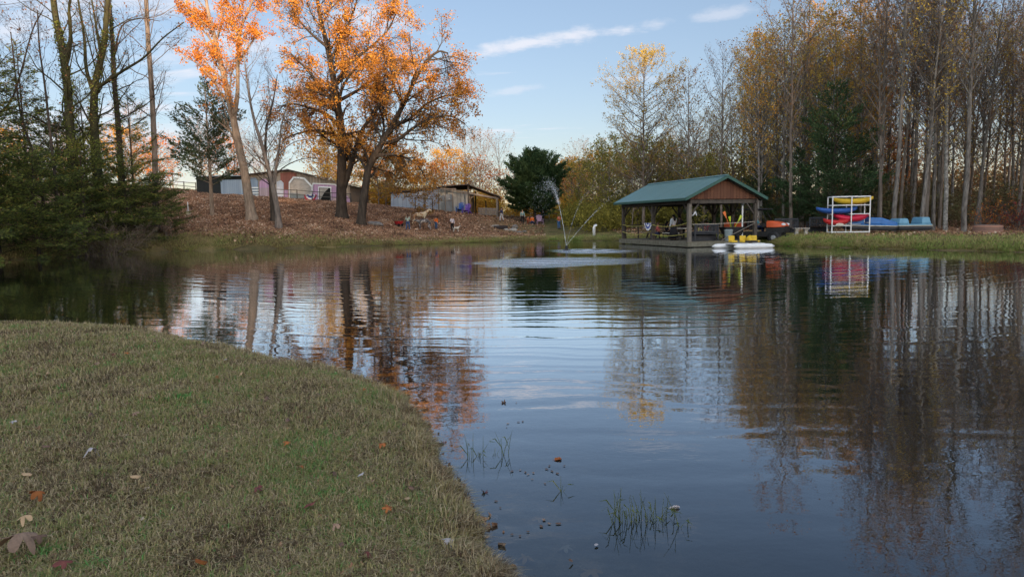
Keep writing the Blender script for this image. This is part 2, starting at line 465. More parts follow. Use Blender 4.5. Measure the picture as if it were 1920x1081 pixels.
# ------------------------------------------------------------ water
FX, FY = at(1062, 466, 39.5).x, 39.5       # fountain
def water_material():
    m, nt, out = new_mat('pond_water')
    geo = N(nt, 'ShaderNodeNewGeometry')
    def math_(op, a, b=None, c=None):
        n = N(nt, 'ShaderNodeMath', operation=op)
        for k, v in enumerate((a, b, c)):
            if v is None: continue
            if hasattr(v, 'outputs') or hasattr(v, 'links'): nt.links.new(v.outputs[0] if hasattr(v, 'outputs') else v, n.inputs[k])
            else: n.inputs[k].default_value = v
        return n
    off = N(nt, 'ShaderNodeVectorMath', operation='SUBTRACT'); nt.links.new(geo.outputs['Position'], off.inputs[0]); off.inputs[1].default_value = (FX, FY, 0)
    ln = N(nt, 'ShaderNodeVectorMath', operation='LENGTH'); nt.links.new(off.outputs[0], ln.inputs[0])
    r_ = ln.outputs['Value']
    def noise(sc, det=2, ro=.5, st=None):
        n = N(nt, 'ShaderNodeTexNoise', Scale=sc, Detail=det, Roughness=ro)
        if st:
            mp = N(nt, 'ShaderNodeMapping'); mp.inputs['Scale'].default_value = st
            nt.links.new(geo.outputs['Position'], mp.inputs[0]); nt.links.new(mp.outputs[0], n.inputs['Vector'])
        else: nt.links.new(geo.outputs['Position'], n.inputs['Vector'])
        return n
    big = noise(.22, 3); mid = noise(1.1, 3); patch = noise(.12, 2)
    # rings spreading from the fountain (sum of three wavelengths, gently bent)
    ph = math_('MULTIPLY_ADD', big, 2.2, r_)
    ph = math_('MULTIPLY_ADD', mid, .22, ph)
    tot = None
    for lam, amp in ((.27, .0004), (.41, .00075), (.73, .001)):
        s = math_('SINE', math_('MULTIPLY', ph, 2*PI/lam))
        s = math_('MULTIPLY', s, amp)
        tot = s if tot is None else math_('ADD', tot, s)
    # stronger patches
    pr = N(nt, 'ShaderNodeMapRange'); pr.inputs[1].default_value = .35; pr.inputs[2].default_value = .65; pr.inputs[3].default_value = .35; pr.inputs[4].default_value = 1.1
    nt.links.new(patch.outputs['Fac'], pr.inputs[0])
    tot = math_('MULTIPLY', tot, pr)
    # quieter close to the camera bank: falls off with the distance from the fountain
    fo = N(nt, 'ShaderNodeMapRange'); fo.inputs[1].default_value = 24; fo.inputs[2].default_value = 37; fo.inputs[3].default_value = 1.25; fo.inputs[4].default_value = .42
    nt.links.new(r_, fo.inputs[0]); tot = math_('MULTIPLY', tot, fo)
    cap = noise(3.2, 3, .55, (1, 1.5, 1)); tot = math_('MULTIPLY_ADD', cap, .0014, tot)
    # churned water where the jets fall back
    sp = N(nt, 'ShaderNodeSeparateXYZ'); nt.links.new(geo.outputs['Position'], sp.inputs[0])
    spl = None; stk = noise(.9, 5, .7, (.35, 1.3, 1))
    for (cx, cy, ax, ay) in ((1.9, 28.6, 2.7, 2.6), (4.4, 38.0, 1.9, 2.6)):
        dx = math_('DIVIDE', math_('SUBTRACT', sp.outputs[0], cx), ax); dy = math_('DIVIDE', math_('SUBTRACT', sp.outputs[1], cy), ay)
        e = math_('SQRT', math_('ADD', math_('MULTIPLY', dx, dx), math_('MULTIPLY', dy, dy)))
        e = math_('MULTIPLY_ADD', stk, 1.5, math_('MULTIPLY_ADD', big, .9, e))
        mr = N(nt, 'ShaderNodeMapRange', interpolation_type='SMOOTHSTEP'); mr.inputs[1].default_value = 1.35; mr.inputs[2].default_value = 2.6; mr.inputs[3].default_value = 1; mr.inputs[4].default_value = 0
        nt.links.new(e.outputs[0], mr.inputs[0])
        spl = mr if spl is None else math_('MAXIMUM', spl, mr)
    ch = noise(5.5, 4, .6); chh = math_('MULTIPLY', math_('MULTIPLY', ch, spl), .13)
    tot = math_('ADD', tot, chh)
    bp = N(nt, 'ShaderNodeBump', Strength=1., Distance=1.); nt.links.new(tot.outputs[0], bp.inputs['Height'])
    rgh = math_('MULTIPLY_ADD', spl, .1, .0)
    gl = N(nt, 'ShaderNodeBsdfGlossy'); gl.inputs['Color'].default_value = (.92, .95, 1, 1)
    nt.links.new(rgh.outputs[0], gl.inputs['Roughness']); nt.links.new(bp.outputs[0], gl.inputs['Normal'])
    tr = N(nt, 'ShaderNodeBsdfTransparent'); tr.inputs['Color'].default_value = (.8, .8, .68, 1)
    fz = N(nt, 'ShaderNodeFresnel', IOR=1.34); nt.links.new(bp.outputs[0], fz.inputs['Normal'])
    fz = math_('MINIMUM', math_('MULTIPLY', fz, 2.25), .97)
    mx = N(nt, 'ShaderNodeMixShader'); nt.links.new(fz.outputs[0], mx.inputs[0])
    # foam where the jets land, its white painting in the reflected sky
    fm = noise(9, 5, .7); fmr = N(nt, 'ShaderNodeMapRange'); fmr.inputs[1].default_value = .36; fmr.inputs[2].default_value = .66; fmr.inputs[3].default_value = .22; fmr.inputs[4].default_value = 1
    nt.links.new(fm.outputs['Fac'], fmr.inputs[0]); bnd = math_('MULTIPLY_ADD', math_('SINE', math_('MULTIPLY', ph, 2*PI/1.15)), .38, .62); foam_glare = math_('MULTIPLY', math_('MULTIPLY', fmr, spl), bnd)
    fd = N(nt, 'ShaderNodeBsdfDiffuse'); fd.inputs['Color'].default_value = (.85, .92, 1, 1)
    mf = N(nt, 'ShaderNodeMixShader'); nt.links.new(foam_glare.outputs[0], mf.inputs[0]); nt.links.new(mx.outputs[0], mf.inputs[1]); nt.links.new(fd.outputs[0], mf.inputs[2])
    # suspended silt gives the water a little body of its own
    df = N(nt, 'ShaderNodeBsdfDiffuse'); df.inputs['Color'].default_value = (.012, .016, .018, 1)
    m0 = N(nt, 'ShaderNodeMixShader', Fac=.3); nt.links.new(tr.outputs[0], m0.inputs[1]); nt.links.new(df.outputs[0], m0.inputs[2])
    nt.links.new(m0.outputs[0], mx.inputs[1]); nt.links.new(gl.outputs[0], mx.inputs[2])
    nt.links.new(mf.outputs[0], out.inputs[0])
    return m
w = MB(); w.add([(-46, -8, 0), (46, -8, 0), (46, 66, 0), (-46, 66, 0)], [(0, 1, 2, 3)])
tag(w.build('water', water_material()), kind='structure')

# ------------------------------------------------------------ sky and sun
SUN_EL, SUN_AZ = 4.8, 22.0       # low sun over the photographer's right shoulder
wd = bpy.data.worlds.new('World'); S.world = wd; wd.use_nodes = True
nt = wd.node_tree; nt.nodes.clear()
wo = nt.nodes.new('ShaderNodeOutputWorld'); bg = nt.nodes.new('ShaderNodeBackground')
sk = nt.nodes.new('ShaderNodeTexSky'); sk.sky_type = 'NISHITA'; sk.sun_disc = False
sk.sun_elevation = rad(SUN_EL)
# travel direction of the light points away from this; sun sits behind the camera, to the right
sun_dir = Vector((math.sin(rad(SUN_AZ)) * math.cos(rad(SUN_EL)), -math.cos(rad(SUN_AZ)) * math.cos(rad(SUN_EL)), math.sin(rad(SUN_EL))))
sk.sun_rotation = math.atan2(sun_dir.x, sun_dir.y)
sk.altitude = 200; sk.air_density = 1.0; sk.dust_density = .5; sk.ozone_density = 2.6
geo = nt.nodes.new('ShaderNodeTexCoord'); sp = nt.nodes.new('ShaderNodeSeparateXYZ'); nt.links.new(geo.outputs['Generated'], sp.inputs[0])
zc = N(nt, 'ShaderNodeMath', operation='MAXIMUM'); zc.inputs[1].default_value = .03; nt.links.new(sp.outputs[2], zc.inputs[0])
zp = N(nt, 'ShaderNodeMath', operation='ADD'); zp.inputs[1].default_value = .12; nt.links.new(zc.outputs[0], zp.inputs[0])
dx = N(nt, 'ShaderNodeMath', operation='DIVIDE'); nt.links.new(sp.outputs[0], dx.inputs[0]); nt.links.new(zp.outputs[0], dx.inputs[1])
dy = N(nt, 'ShaderNodeMath', operation='DIVIDE'); nt.links.new(sp.outputs[1], dy.inputs[0]); nt.links.new(zp.outputs[0], dy.inputs[1])
cb = N(nt, 'ShaderNodeCombineXYZ'); nt.links.new(dx.outputs[0], cb.inputs[0]); nt.links.new(dy.outputs[0], cb.inputs[1])
mp = N(nt, 'ShaderNodeMapping'); mp.inputs['Rotation'].default_value = (0, 0, rad(-14)); mp.inputs['Scale'].default_value = (1.0, 2.6, 1); mp.inputs['Location'].default_value = (3.1, .7, 0)
nt.links.new(cb.outputs[0], mp.inputs[0])
cn = N(nt, 'ShaderNodeTexNoise', Scale=1.15, Detail=9, Roughness=.62, Distortion=.3); nt.links.new(mp.outputs[0], cn.inputs['Vector'])
# cloud cover thickens towards the left of the view
cov = N(nt, 'ShaderNodeMath', operation='MULTIPLY_ADD'); cov.inputs[1].default_value = -.16; cov.inputs[2].default_value = -.07
nt.links.new(sp.outputs[0], cov.inputs[0])
ca = N(nt, 'ShaderNodeMath', operation='ADD'); nt.links.new(cn.outputs['Fac'], ca.inputs[0]); nt.links.new(cov.outputs[0], ca.inputs[1])
cr = N(nt, 'ShaderNodeMapRange', interpolation_type='SMOOTHSTEP'); cr.inputs[1].default_value = .5; cr.inputs[2].default_value = .68; cr.inputs[3].default_value = 0; cr.inputs[4].default_value = .75
nt.links.new(ca.outputs[0], cr.inputs[0])
cover = cr.outputs[0]
fz_ = N(nt, 'ShaderNodeTexNoise', Scale=5., Detail=7, Roughness=.65); nt.links.new(cb.outputs[0], fz_.inputs['Vector'])
def sky_uv(px, py):
    r = (RM @ Vector(((px - 960) / FPX, -(py - 540.5) / FPX, -1))).normalized(); return Vector((r.x / (r.z + .12), r.y / (r.z + .12), 0))
for (ax, ay), (bx, by), hw, am in (((860, 103), (1135, 60), .075, .8), ((930, 175), (1015, 160), .06, .35), ((1205, 48), (1260, 42), .05, .4), ((1310, 35), (1400, 20), .06, .4), ((600, 20), (790, 45), .12, .6), ((0, 250), (420, 270), .5, .55), ((330, 110), (520, 60), .2, .5)):
    A_, B_ = sky_uv(ax, ay), sky_uv(bx, by); mid_ = (A_ + B_) / 2; dl = B_ - A_
    sb = N(nt, 'ShaderNodeVectorMath', operation='SUBTRACT'); nt.links.new(cb.outputs[0], sb.inputs[0]); sb.inputs[1].default_value = mid_
    mq = N(nt, 'ShaderNodeMapping'); mq.vector_type = 'POINT'; th = math.atan2(dl.y, dl.x); rot_ = N(nt, 'ShaderNodeVectorRotate', rotation_type='Z_AXIS'); rot_.inputs['Angle'].default_value = -th; nt.links.new(sb.outputs[0], rot_.inputs['Vector'])
    nt.links.new(rot_.outputs[0], mq.inputs[0]); mq.inputs['Scale'].default_value = (1.6 / dl.length, 1 / hw, 1)
    le = N(nt, 'ShaderNodeVectorMath', operation='LENGTH'); nt.links.new(mq.outputs[0], le.inputs[0])
    an = N(nt, 'ShaderNodeMath', operation='MULTIPLY_ADD'); nt.links.new(fz_.outputs['Fac'], an.inputs[0]); an.inputs[1].default_value = 3.4; nt.links.new(le.outputs['Value'], an.inputs[2])
    mr_ = N(nt, 'ShaderNodeMapRange', interpolation_type='SMOOTHSTEP'); mr_.inputs[1].default_value = 1.75; mr_.inputs[2].default_value = 3.0; mr_.inputs[3].default_value = am; mr_.inputs[4].default_value = 0; nt.links.new(an.outputs[0], mr_.inputs[0])
    mxx = N(nt, 'ShaderNodeMath', operation='MAXIMUM'); nt.links.new(cover, mxx.inputs[0]); nt.links.new(mr_.outputs[0], mxx.inputs[1]); cover = mxx.outputs[0]
cm = N(nt, 'ShaderNodeMix', data_type='RGBA'); nt.links.new(cover, cm.inputs['Factor']); gm = N(nt, 'ShaderNodeGamma'); gm.inputs['Gamma'].default_value = .7; nt.links.new(sk.outputs[0], gm.inputs[0])
sm_ = N(nt, 'ShaderNodeMix', data_type='RGBA', blend_type='MULTIPLY'); sm_.inputs['Factor'].default_value = 1; nt.links.new(gm.outputs[0], sm_.inputs['A']); sm_.inputs['B'].default_value = (1.24, 1.07, 1.11, 1)
nt.links.new(sm_.outputs['Result'], cm.inputs['A'])
CLOUD = cm.inputs['B']; CLOUD.default_value = (2.6, 2.6, 2.8, 1)
# extra warm gain on the unseen sunset sky behind the photographer, filling shaded ground
gw_ = N(nt, 'ShaderNodeMapRange', interpolation_type='SMOOTHSTEP'); gw_.inputs[1].default_value = .15; gw_.inputs[2].default_value = -.85; gw_.inputs[3].default_value = 0; gw_.inputs[4].default_value = 1
nt.links.new(sp.outputs[1], gw_.inputs[0])
gt_ = N(nt, 'ShaderNodeMix', data_type='RGBA'); gt_.inputs['A'].default_value = (1, 1, 1, 1); gt_.inputs['B'].default_value = (5.0, 4.3, 3.3, 1); nt.links.new(gw_.outputs[0], gt_.inputs['Factor'])
gx_ = N(nt, 'ShaderNodeMix', data_type='RGBA', blend_type='MULTIPLY'); gx_.inputs['Factor'].default_value = 1; nt.links.new(cm.outputs['Result'], gx_.inputs['A']); nt.links.new(gt_.outputs['Result'], gx_.inputs['B'])
nt.links.new(gx_.outputs['Result'], bg.inputs[0]); bg.inputs[1].default_value = .15
nt.links.new(bg.outputs[0], wo.inputs[0])
sl = bpy.data.lights.new('sun', 'SUN'); sl.energy = 3.6; sl.angle = rad(.6); sl.color = (1, .68, .42)
so = bpy.data.objects.new('sun', sl); C.objects.link(so); so.rotation_euler = sun_dir.to_track_quat('Z', 'Y').to_euler(); so.location = (0, 0, 60)
S.view_settings.view_transform = 'Standard'; S.view_settings.look = 'None'; S.view_settings.gamma = 1; S.view_settings.use_curve_mapping = False
S.view_settings.exposure = 1.25
S.cycles.max_bounces = 6; S.cycles.diffuse_bounces = 2; S.cycles.glossy_bounces = 3; S.cycles.transmission_bounces = 3; S.cycles.transparent_max_bounces = 8
S.cycles.caustics_reflective = False; S.cycles.caustics_refractive = False
S.cycles.sample_clamp_indirect = 4
# ------------------------------------------------------------ tree growing
class Tubes:
    """many tapering tubes, meshed together"""
    def __init__(s): s.items = []
    def add(s, pts, r0, r1, k): s.items.append((np.asarray(pts, float), r0, r1, k))
    def mesh(s):
        Vs = []; Fs = []; n = 0
        for P, r0, r1, k in s.items:
            m = len(P)
            T = np.gradient(P, axis=0); T /= np.linalg.norm(T, axis=1, keepdims=True) + 1e-9
            ref = np.array([.31, .17, .93]) if abs(T[0, 2]) < .9 else np.array([1., .1, 0])
            U = np.cross(T, ref); U /= np.linalg.norm(U, axis=1, keepdims=True) + 1e-9
            W = np.cross(U, T)
            if hasattr(r0, '__len__'): r = np.asarray(r0)
            else: r = r0 + (r1 - r0) * np.linspace(0, 1, m) ** .9
            a = np.arange(k) * 2 * PI / k
            ring = P[:, None] + r[:, None, None] * (U[:, None] * np.cos(a)[None, :, None] + W[:, None] * np.sin(a)[None, :, None])
            Vs.append(ring.reshape(-1, 3))
            i = np.arange(m - 1)[:, None] * k; j = np.arange(k)[None]; j2 = (j + 1) % k
            Fs.append((n + np.stack([i + j, i + j2, i + k + j2, i + k + j], -1)).reshape(-1, 4))
            n += m * k
        return np.vstack(Vs), np.vstack(Fs)

def cards(pts, size, rng, aspect=.6, dirs=None, flat=0., jitter=.35):
    """leaf faces: one folded rhomb each"""
    n = len(pts); s = size * rng.uniform(1 - jitter, 1 + jitter, n)
    a = rng.normal(size=(n, 3)) if dirs is None else dirs + rng.normal(size=(n, 3)) * .25
    a /= np.linalg.norm(a, axis=1, keepdims=True)
    b = rng.normal(size=(n, 3)); 
    if flat: b = b * (1 - flat) ; b[:, 2] *= .3
    b -= (b * a).sum(1, keepdims=True) * a; b /= np.linalg.norm(b, axis=1, keepdims=True) + 1e-9
    c = np.cross(a, b)
    a = a * s[:, None]; b = b * (s * aspect)[:, None]
    V = np.stack([pts - a * .5, pts + b * .5 + c * (s * .12)[:, None], pts + a * .5, pts - b * .5 + c * (s * .12)[:, None]], 1).reshape(-1, 3)
    F = np.arange(4 * n).reshape(-1, 4)
    return V, F

def wander(p, d, L, n, rng, wob, up, droop=0.):
    pts = [p]; d = np.array(d, float); d /= np.linalg.norm(d); st = L / n
    for i in range(n):
        d = d + rng.normal(0, wob, 3) + np.array([0, 0, up - droop * (i / n)])
        d /= np.linalg.norm(d); pts.append(pts[-1] + d * st)
    return np.array(pts)

def along(P, t):
    f = t * (len(P) - 1); i = min(int(f), len(P) - 2); u = f - i
    d = P[i + 1] - P[i]
    return P[i] * (1 - u) + P[i + 1] * u, d / (np.linalg.norm(d) + 1e-9)

def side(d, ang, rng, az=None):
    """direction leaving d at angle ang"""
    r = rng.normal(size=3) if az is None else np.array([math.cos(az), math.sin(az), 0.])
    r = r - r.dot(d) * d; r /= np.linalg.norm(r) + 1e-9
    return d * math.cos(ang) + r * math.sin(ang)

def branch(T, A, P, r, lv, spec, rng):
    """children of the limb P. spec: list of dicts per level"""
    if lv >= len(spec): return
    q = spec[lv]; Lp = np.linalg.norm(np.diff(P, axis=0), axis=1).sum()
    n = q.get('n', 6); n = max(2, int(n * (min(1.6, Lp / q['ref']) if 'ref' in q else 1)))
    for i in range(n):
        t = q.get('t0', .25) + (1 - q.get('t0', .25)) * (i + rng.uniform(0, 1)) / n
        t = min(t, .995)
        p, d = along(P, t)
        L = Lp * q['len'] * (1 - q.get('tip', .5) * t) * rng.uniform(.7, 1.25)
        L = min(L, q.get('max', 99))
        dd = side(d, q['ang'] * rng.uniform(.7, 1.3), rng)
        rr = max(q.get('rmin', .006), r * (1 - .75 * t) * q['r'])
        last = lv == len(spec) - 1
        B = wander(p, dd, L, q.get('seg', 4), rng, q.get('wob', .12), q.get('up', .04))
        T.add(B, rr, max(.003, rr * .35) if not last else .003, q.get('k', 4))
        if last or q.get('leafy'):
            A.append(B[1:])
        branch(T, A, B, rr, lv + 1, spec, rng)

def leaf_points(A, per, spread, rng, keep=None, hang=0.):
    P = np.vstack(A)
    if keep is not None: P = P[keep(P)]
    P = np.repeat(P, per, axis=0)
    P = P + rng.normal(0, spread, P.shape)
    if hang: P[:, 2] -= np.abs(rng.normal(0, hang, len(P)))
    return P

def make_tree(name, T, leafP, leafsize, bark, leaf, rng, label=None, cat='tree', group=None, loc=(0, 0, 0), tint=None, aspect=.6, dirs=None, flat=0, crown='crown', extra=None):
    root = thing(name, label, cat, loc, 0, group)
    V, F = T.mesh()
    np_mesh('trunk', V, F, bark, root, smooth=True)
    if leafP is not None and len(leafP):
        V, F = cards(leafP, leafsize, rng, aspect, dirs, flat)
        if tint is None: tint = clump(leafP, rng)
        np_mesh(crown, V, F, leaf, root, attr={'tint': ('FACE', tint)})
    return root

def clump(P, rng, s=1.2, mix=.5):
    v = vnoise(P[:, 0] + P[:, 2] * .7, P[:, 1] - P[:, 2] * .8, s * 2.2, int(rng.integers(1000)))
    return np.clip(.5 + .28 * v + rng.normal(0, .16, len(P)), 0, 1)

L_ = {}
L_['oak'] = leafmat('oak_leaves', [(0, (.17, .09, .03)), (.3, (.36, .18, .05)), (.55, (.61, .26, .045)), (.8, (.76, .37, .055)), (1, (.8, .52, .1))], .4)
L_['oak_brown'] = leafmat('brown_oak_leaves', [(0, (.12, .06, .02)), (.4, (.27, .14, .04)), (.7, (.4, .22, .05)), (1, (.32, .27, .06))], .4)
L_['maple'] = leafmat('red_maple_leaves', [(0, (.4, .13, .03)), (.5, (.68, .26, .04)), (1, (.78, .42, .07))], .4)
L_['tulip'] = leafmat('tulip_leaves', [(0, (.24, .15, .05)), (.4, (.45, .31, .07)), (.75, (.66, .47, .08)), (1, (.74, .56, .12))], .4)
L_['gold'] = leafmat('golden_leaves', [(0, (.4, .2, .04)), (.4, (.52, .26, .04)), (.8, (.68, .4, .05)), (1, (.5, .42, .08))], .4)
L_['rust'] = leafmat('rust_leaves', [(0, (.18, .09, .04)), (.5, (.42, .22, .07)), (1, (.58, .38, .1))], .35)
L_['orange'] = leafmat('orange_leaves', [(0, (.38, .1, .03)), (.5, (.62, .2, .04)), (1, (.7, .34, .06))], .4)
L_['yellowgreen'] = leafmat('yellow_green_leaves', [(0, (.08, .08, .02)), (.4, (.2, .18, .04)), (.75, (.36, .32, .06)), (1, (.46, .38, .08))], .4)
L_['cedar'] = leafmat('cedar_needles', [(0, (.022, .045, .02)), (.5, (.045, .09, .038)), (1, (.09, .14, .055))], .15)
L_['pine'] = leafmat('pine_needles', [(0, (.035, .055, .03)), (.5, (.06, .095, .045)), (1, (.1, .13, .06))], .2)
L_['hemlock'] = leafmat('hemlock_needles', [(0, (.04, .065, .02)), (.4, (.11, .14, .035)), (.78, (.22, .25, .05)), (1, (.34, .24, .07))], .25)
L_['brownbush'] = leafmat('dry_bush_leaves', [(0, (.08, .05, .035)), (.5, (.16, .12, .06)), (1, (.2, .22, .1))], .3)
L_['bare'] = leafmat('last_leaves', [(0, (.14, .07, .05)), (.6, (.26, .13, .06)), (1, (.4, .22, .08))], .35)

def trunk_line(H, rng, lean=0., wob=.012, n=14, z0=-.3):
    z = np.linspace(z0, H, n); x = np.cumsum(rng.normal(0, wob * H / n * 2, n)); y = np.cumsum(rng.normal(0, wob * H / n * 2, n))
    x += lean * z; x -= x[0]; y -= y[0]
    return np.stack([x, y, z], 1)

def upright(H, W, rng, r=.17, t0=.3, nb=42, ang=.75, up=.1, k=6, profile=None, per=2, twig2=True, lw=.12, n2=7, n3=3):
    """tulip-poplar habit: straight stem, upswept side limbs"""
    T = Tubes(); A = []
    P = trunk_line(H, rng); T.add(P, r, .015, 8)
    # root flare
    prof = profile or (lambda u: math.sin(PI * min(1, u * .92 + .08)) ** .6)
    for i in range(nb):
        u = (i + rng.uniform(0, 1)) / nb
        t = t0 + (1 - t0) * u
        p, d = along(P, min(t, .99))
        L = W * .5 * prof(u) * rng.uniform(.75, 1.2) / math.sin(ang)
        if L < .2: L = .25
        az = i * 2.4 + rng.uniform(-.5, .5)
        dd = side(d, ang * rng.uniform(.85, 1.2), rng, az)
        rr = max(.012, r * (1 - t) * .55 + .008)
        B = wander(p, dd, L, 6, rng, .06, up); T.add(B, rr, .006, 4)
        A.append(B[3:])
        sp = [dict(n=n2, ref=2.2, t0=.2, len=.42, ang=.6, r=.5, up=.05, seg=3, k=3, wob=.1, max=1.6)]
        if twig2: sp.append(dict(n=n3, t0=.2, len=.5, ang=.6, r=.6, up=.03, seg=2, k=3, wob=.1, leafy=True))
        branch(T, A, B, rr, 0, sp, rng)
    return T, A

def conifer(H, W, rng, r=.2, t0=.06, nb=70, ang=1.35, droop=.0, up=.03, dens=1., spread=.1, shape=1., top=.0, sub=9, sl=.42, rag=.2):
    T = Tubes(); pts = []; dirs = []
    P = trunk_line(H, rng, wob=.006); T.add(P, r, .015, 7)
    for i in range(nb):
        u = (i + rng.uniform(0, 1)) / nb; t = t0 + (1 - t0) * u
        p, d = along(P, min(t, .995))
        L = W * .5 * ((1 - u) ** shape * (1 - top) + top * (1 - u ** 4)) * min(1, .55 + u * 3) * rng.uniform(.8 - rag, 1. + rag) + .15
        dd = side(d, ang * rng.uniform(.85, 1.1) * (1 - .45 * u), rng, i * 2.4 + rng.uniform(-.6, .6))
        B = wander(p, dd, L, 7, rng, .05, up, droop); T.add(B, max(.01, r * .2 * (1 - u) + .008), .004, 3)
        nS = max(3, int(sub * L / 1.5))
        for j in range(nS):
            tt = .18 + .82 * (j + rng.uniform(0, 1)) / nS
            q, e = along(B, min(tt, .99))
            hd = np.array([-e[1], e[0], 0.]) * (1 if j % 2 else -1)
            s2 = e * .75 + hd * rng.uniform(.4, .9) + np.array([0, 0, rng.uniform(-.15, .15) - droop * .5])
            S2 = wander(q, s2, L * sl * (1.15 - tt) * rng.uniform(.7, 1.2) + .12, 4, rng, .07, up, droop)
            T.add(S2, .008, .003, 3)
            m = max(3, int(dens * 9 * (np.linalg.norm(S2[-1] - S2[0]) + .2)))
            for _ in range(m):
                f = rng.uniform(0.05, 1.05); a, e2 = along(S2, min(f, .99))
                pts.append(a + rng.normal(0, spread, 3) * (1, 1, .6)); dirs.append(e2)
    return T, np.array(pts), np.array(dirs)

def limb_points(pix, d, dd=None):
    """limb traced in the photograph, given its own distance (and depth swing)"""
    dd = dd or [0] * len(pix)
    return np.array([tuple(at(x, y, d + e)) for (x, y), e in zip(pix, dd)])
def smooth_line(P, sub=4):
    P = np.asarray(P); Q = np.vstack([2*P[0]-P[1], P, 2*P[-1]-P[-2]]); out = []
    for i in range(1, len(Q) - 2):
        for j in range(sub):
            t = j / sub; p0, p1, p2, p3 = Q[i-1], Q[i], Q[i+1], Q[i+2]
            out.append(.5*((2*p1)+(-p0+p2)*t+(2*p0-5*p1+4*p2-p3)*t*t+(-p0+3*p1-3*p2+p3)*t**3))
    out.append(P[-1]); return np.array(out)

def hero(name, base, limbs, spec, bark, leaf, seed, label, leafsize=.2, per=3, spread=.16, keep=None, flare=1.6, group=None, cat='tree', hang=0, tintf=None, aspect=.65):
    """limbs: list of (pixel polyline, dist, depth swing, r0, r1, twigs?)"""
    rng = np.random.default_rng(seed); T = Tubes(); A = []
    base = Vector(base); b = np.array(base)
    for q, (pix, d, dd, r0, r1, tw) in enumerate(limbs):
        P = smooth_line(limb_points(pix, d, dd)) - b
        if q == 0:
            P[0, 2] = min(P[0, 2], -.3)
            m = len(P); r = r0 + (r1 - r0) * np.linspace(0, 1, m)
            hh = P[:, 2]; r = r * (1 + (flare - 1) * np.exp(-np.maximum(hh, 0) / .35))
            T.add(P, r, 0, 12)
        else: T.add(P, r0, r1, 8)
        if tw: branch(T, A, P, r0, 0, spec[tw if isinstance(tw, str) else 'a'], rng)
    lp = leaf_points(A, per, spread, rng, (lambda Q: keep(Q + b, rng)) if keep else None, hang)
    return make_tree(name, T, lp, leafsize, bark, leaf, rng, label, cat, group, base, tint=tintf(lp + b, rng) if tintf else None, aspect=aspect)

# ---- the big orange oak and its leaning neighbour
oak_spec = {'a': [dict(n=15, ref=6, t0=.2, len=.42, tip=.35, ang=.95, r=.42, up=.03, seg=6, k=5, wob=.14, max=3.8),
                  dict(n=7, ref=2.4, t0=.15, len=.5, ang=.8, r=.5, up=.0, seg=4, k=3, wob=.16, max=1.6),
                  dict(n=5, t0=.1, len=.55, ang=.8, r=.5, up=-.03, seg=3, k=3, wob=.15, max=.8)]}
d1 = 65
b1 = G(641, d1)
def oak_keep(Q, rng):
    return rng.random(len(Q)) < np.clip(.24 + .85 * vnoise(Q[:, 0], Q[:, 2] + Q[:, 1] * .5, 2.2, 21), .04, .9)
hero('oak_tree', b1, [
    ([(641,412),(640,360),(641,300),(639,240),(630,180),(622,130),(612,80),(598,20),(590,-60)], d1, [0,0,0,0,.2,.4,.6,1,1.5], .52, .12, True),
    ([(644,352),(655,320),(664,290),(676,250),(700,215),(722,185),(740,160)], d1, [0,0,-.5,-1.2,-2,-2.6,-3], .3, .08, True),
    ([(640,240),(612,215),(580,202),(550,195),(522,200)], d1, [0,.4,1,1.4,1.6], .22, .05, True),
    ([(640,262),(600,245),(560,250),(530,262)], d1, [0,-1,-2.2,-3], .16, .04, True),
    ([(634,205),(600,160),(570,125),(545,100)], d1, [0,-.5,-1,-1], .2, .05, True),
    ([(628,160),(655,120),(690,92),(725,60),(745,20)], d1, [0,.6,1.5,2,2.2], .2, .05, True),
    ([(620,115),(640,70),(660,30),(675,-20)], d1, [0,-1,-2,-2.6], .15, .05, True),
    ([(634,190),(670,170),(700,150),(735,140),(765,120)], d1, [0,1.2,2.5,3.4,4], .18, .05, True),
    ([(615,90),(580,60),(555,30),(540,0)], d1, [0,1,2,2.6], .14, .04, True),
    ([(636,215),(640,170),(665,130),(690,110)], d1, [0,-2,-3.5,-4.6], .18, .05, True),
    ([(638,225),(625,190),(600,175),(570,165)], d1, [0,-2,-4,-5], .16, .05, True),
    ], oak_spec, M['bark_dark'], L_['oak'], 5, 'large oak with orange and gold leaves and dark forked trunk on leafy bank', leafsize=.17, per=5, spread=.19, keep=oak_keep, cat='oak tree')
d2 = 62
b2 = G(677, d2)
hero('oak_tree', b2, [
    ([(677,420),(680,385),(686,345),(692,312),(712,275),(735,235),(757,195),(778,150),(800,115),(822,97),(840,100)], d2, [0]*11, .4, .06, True),
    ([(715,270),(745,262),(775,240),(810,222),(845,218),(872,232)], d2, [0,-1,-1.6,-2,-2.4,-2.6], .2, .04, True),
    ([(735,235),(765,225),(800,195),(835,180),(865,178)], d2, [0,1,2,2.6,3], .18, .04, True),
    ([(757,195),(740,165),(735,130),(730,105)], d2, [0,.8,1.5,2], .16, .04, True),
    ([(694,315),(685,285),(668,260),(655,250)], d2, [0,-.8,-1.4,-2], .14, .04, True),
    ([(700,295),(730,290),(762,296),(790,318),(800,345)], d2, [0,-.7,-1.4,-1.8,-2], .13, .03, True),
    ([(712,275),(720,240),(712,205),(700,180)], d2, [0,1.2,2.2,3], .16, .04, True),
    ([(693,310),(712,318),(735,325),(756,345)], d2, [0,1.5,2.6,3], .1, .03, True),
    ], oak_spec, M['bark_dark'], L_['oak'], 9, 'leaning oak with drooping orange crown and pale lower bark, beside the bigger oak', leafsize=.165, per=5, spread=.18, keep=oak_keep, cat='oak tree', flare=1.4)

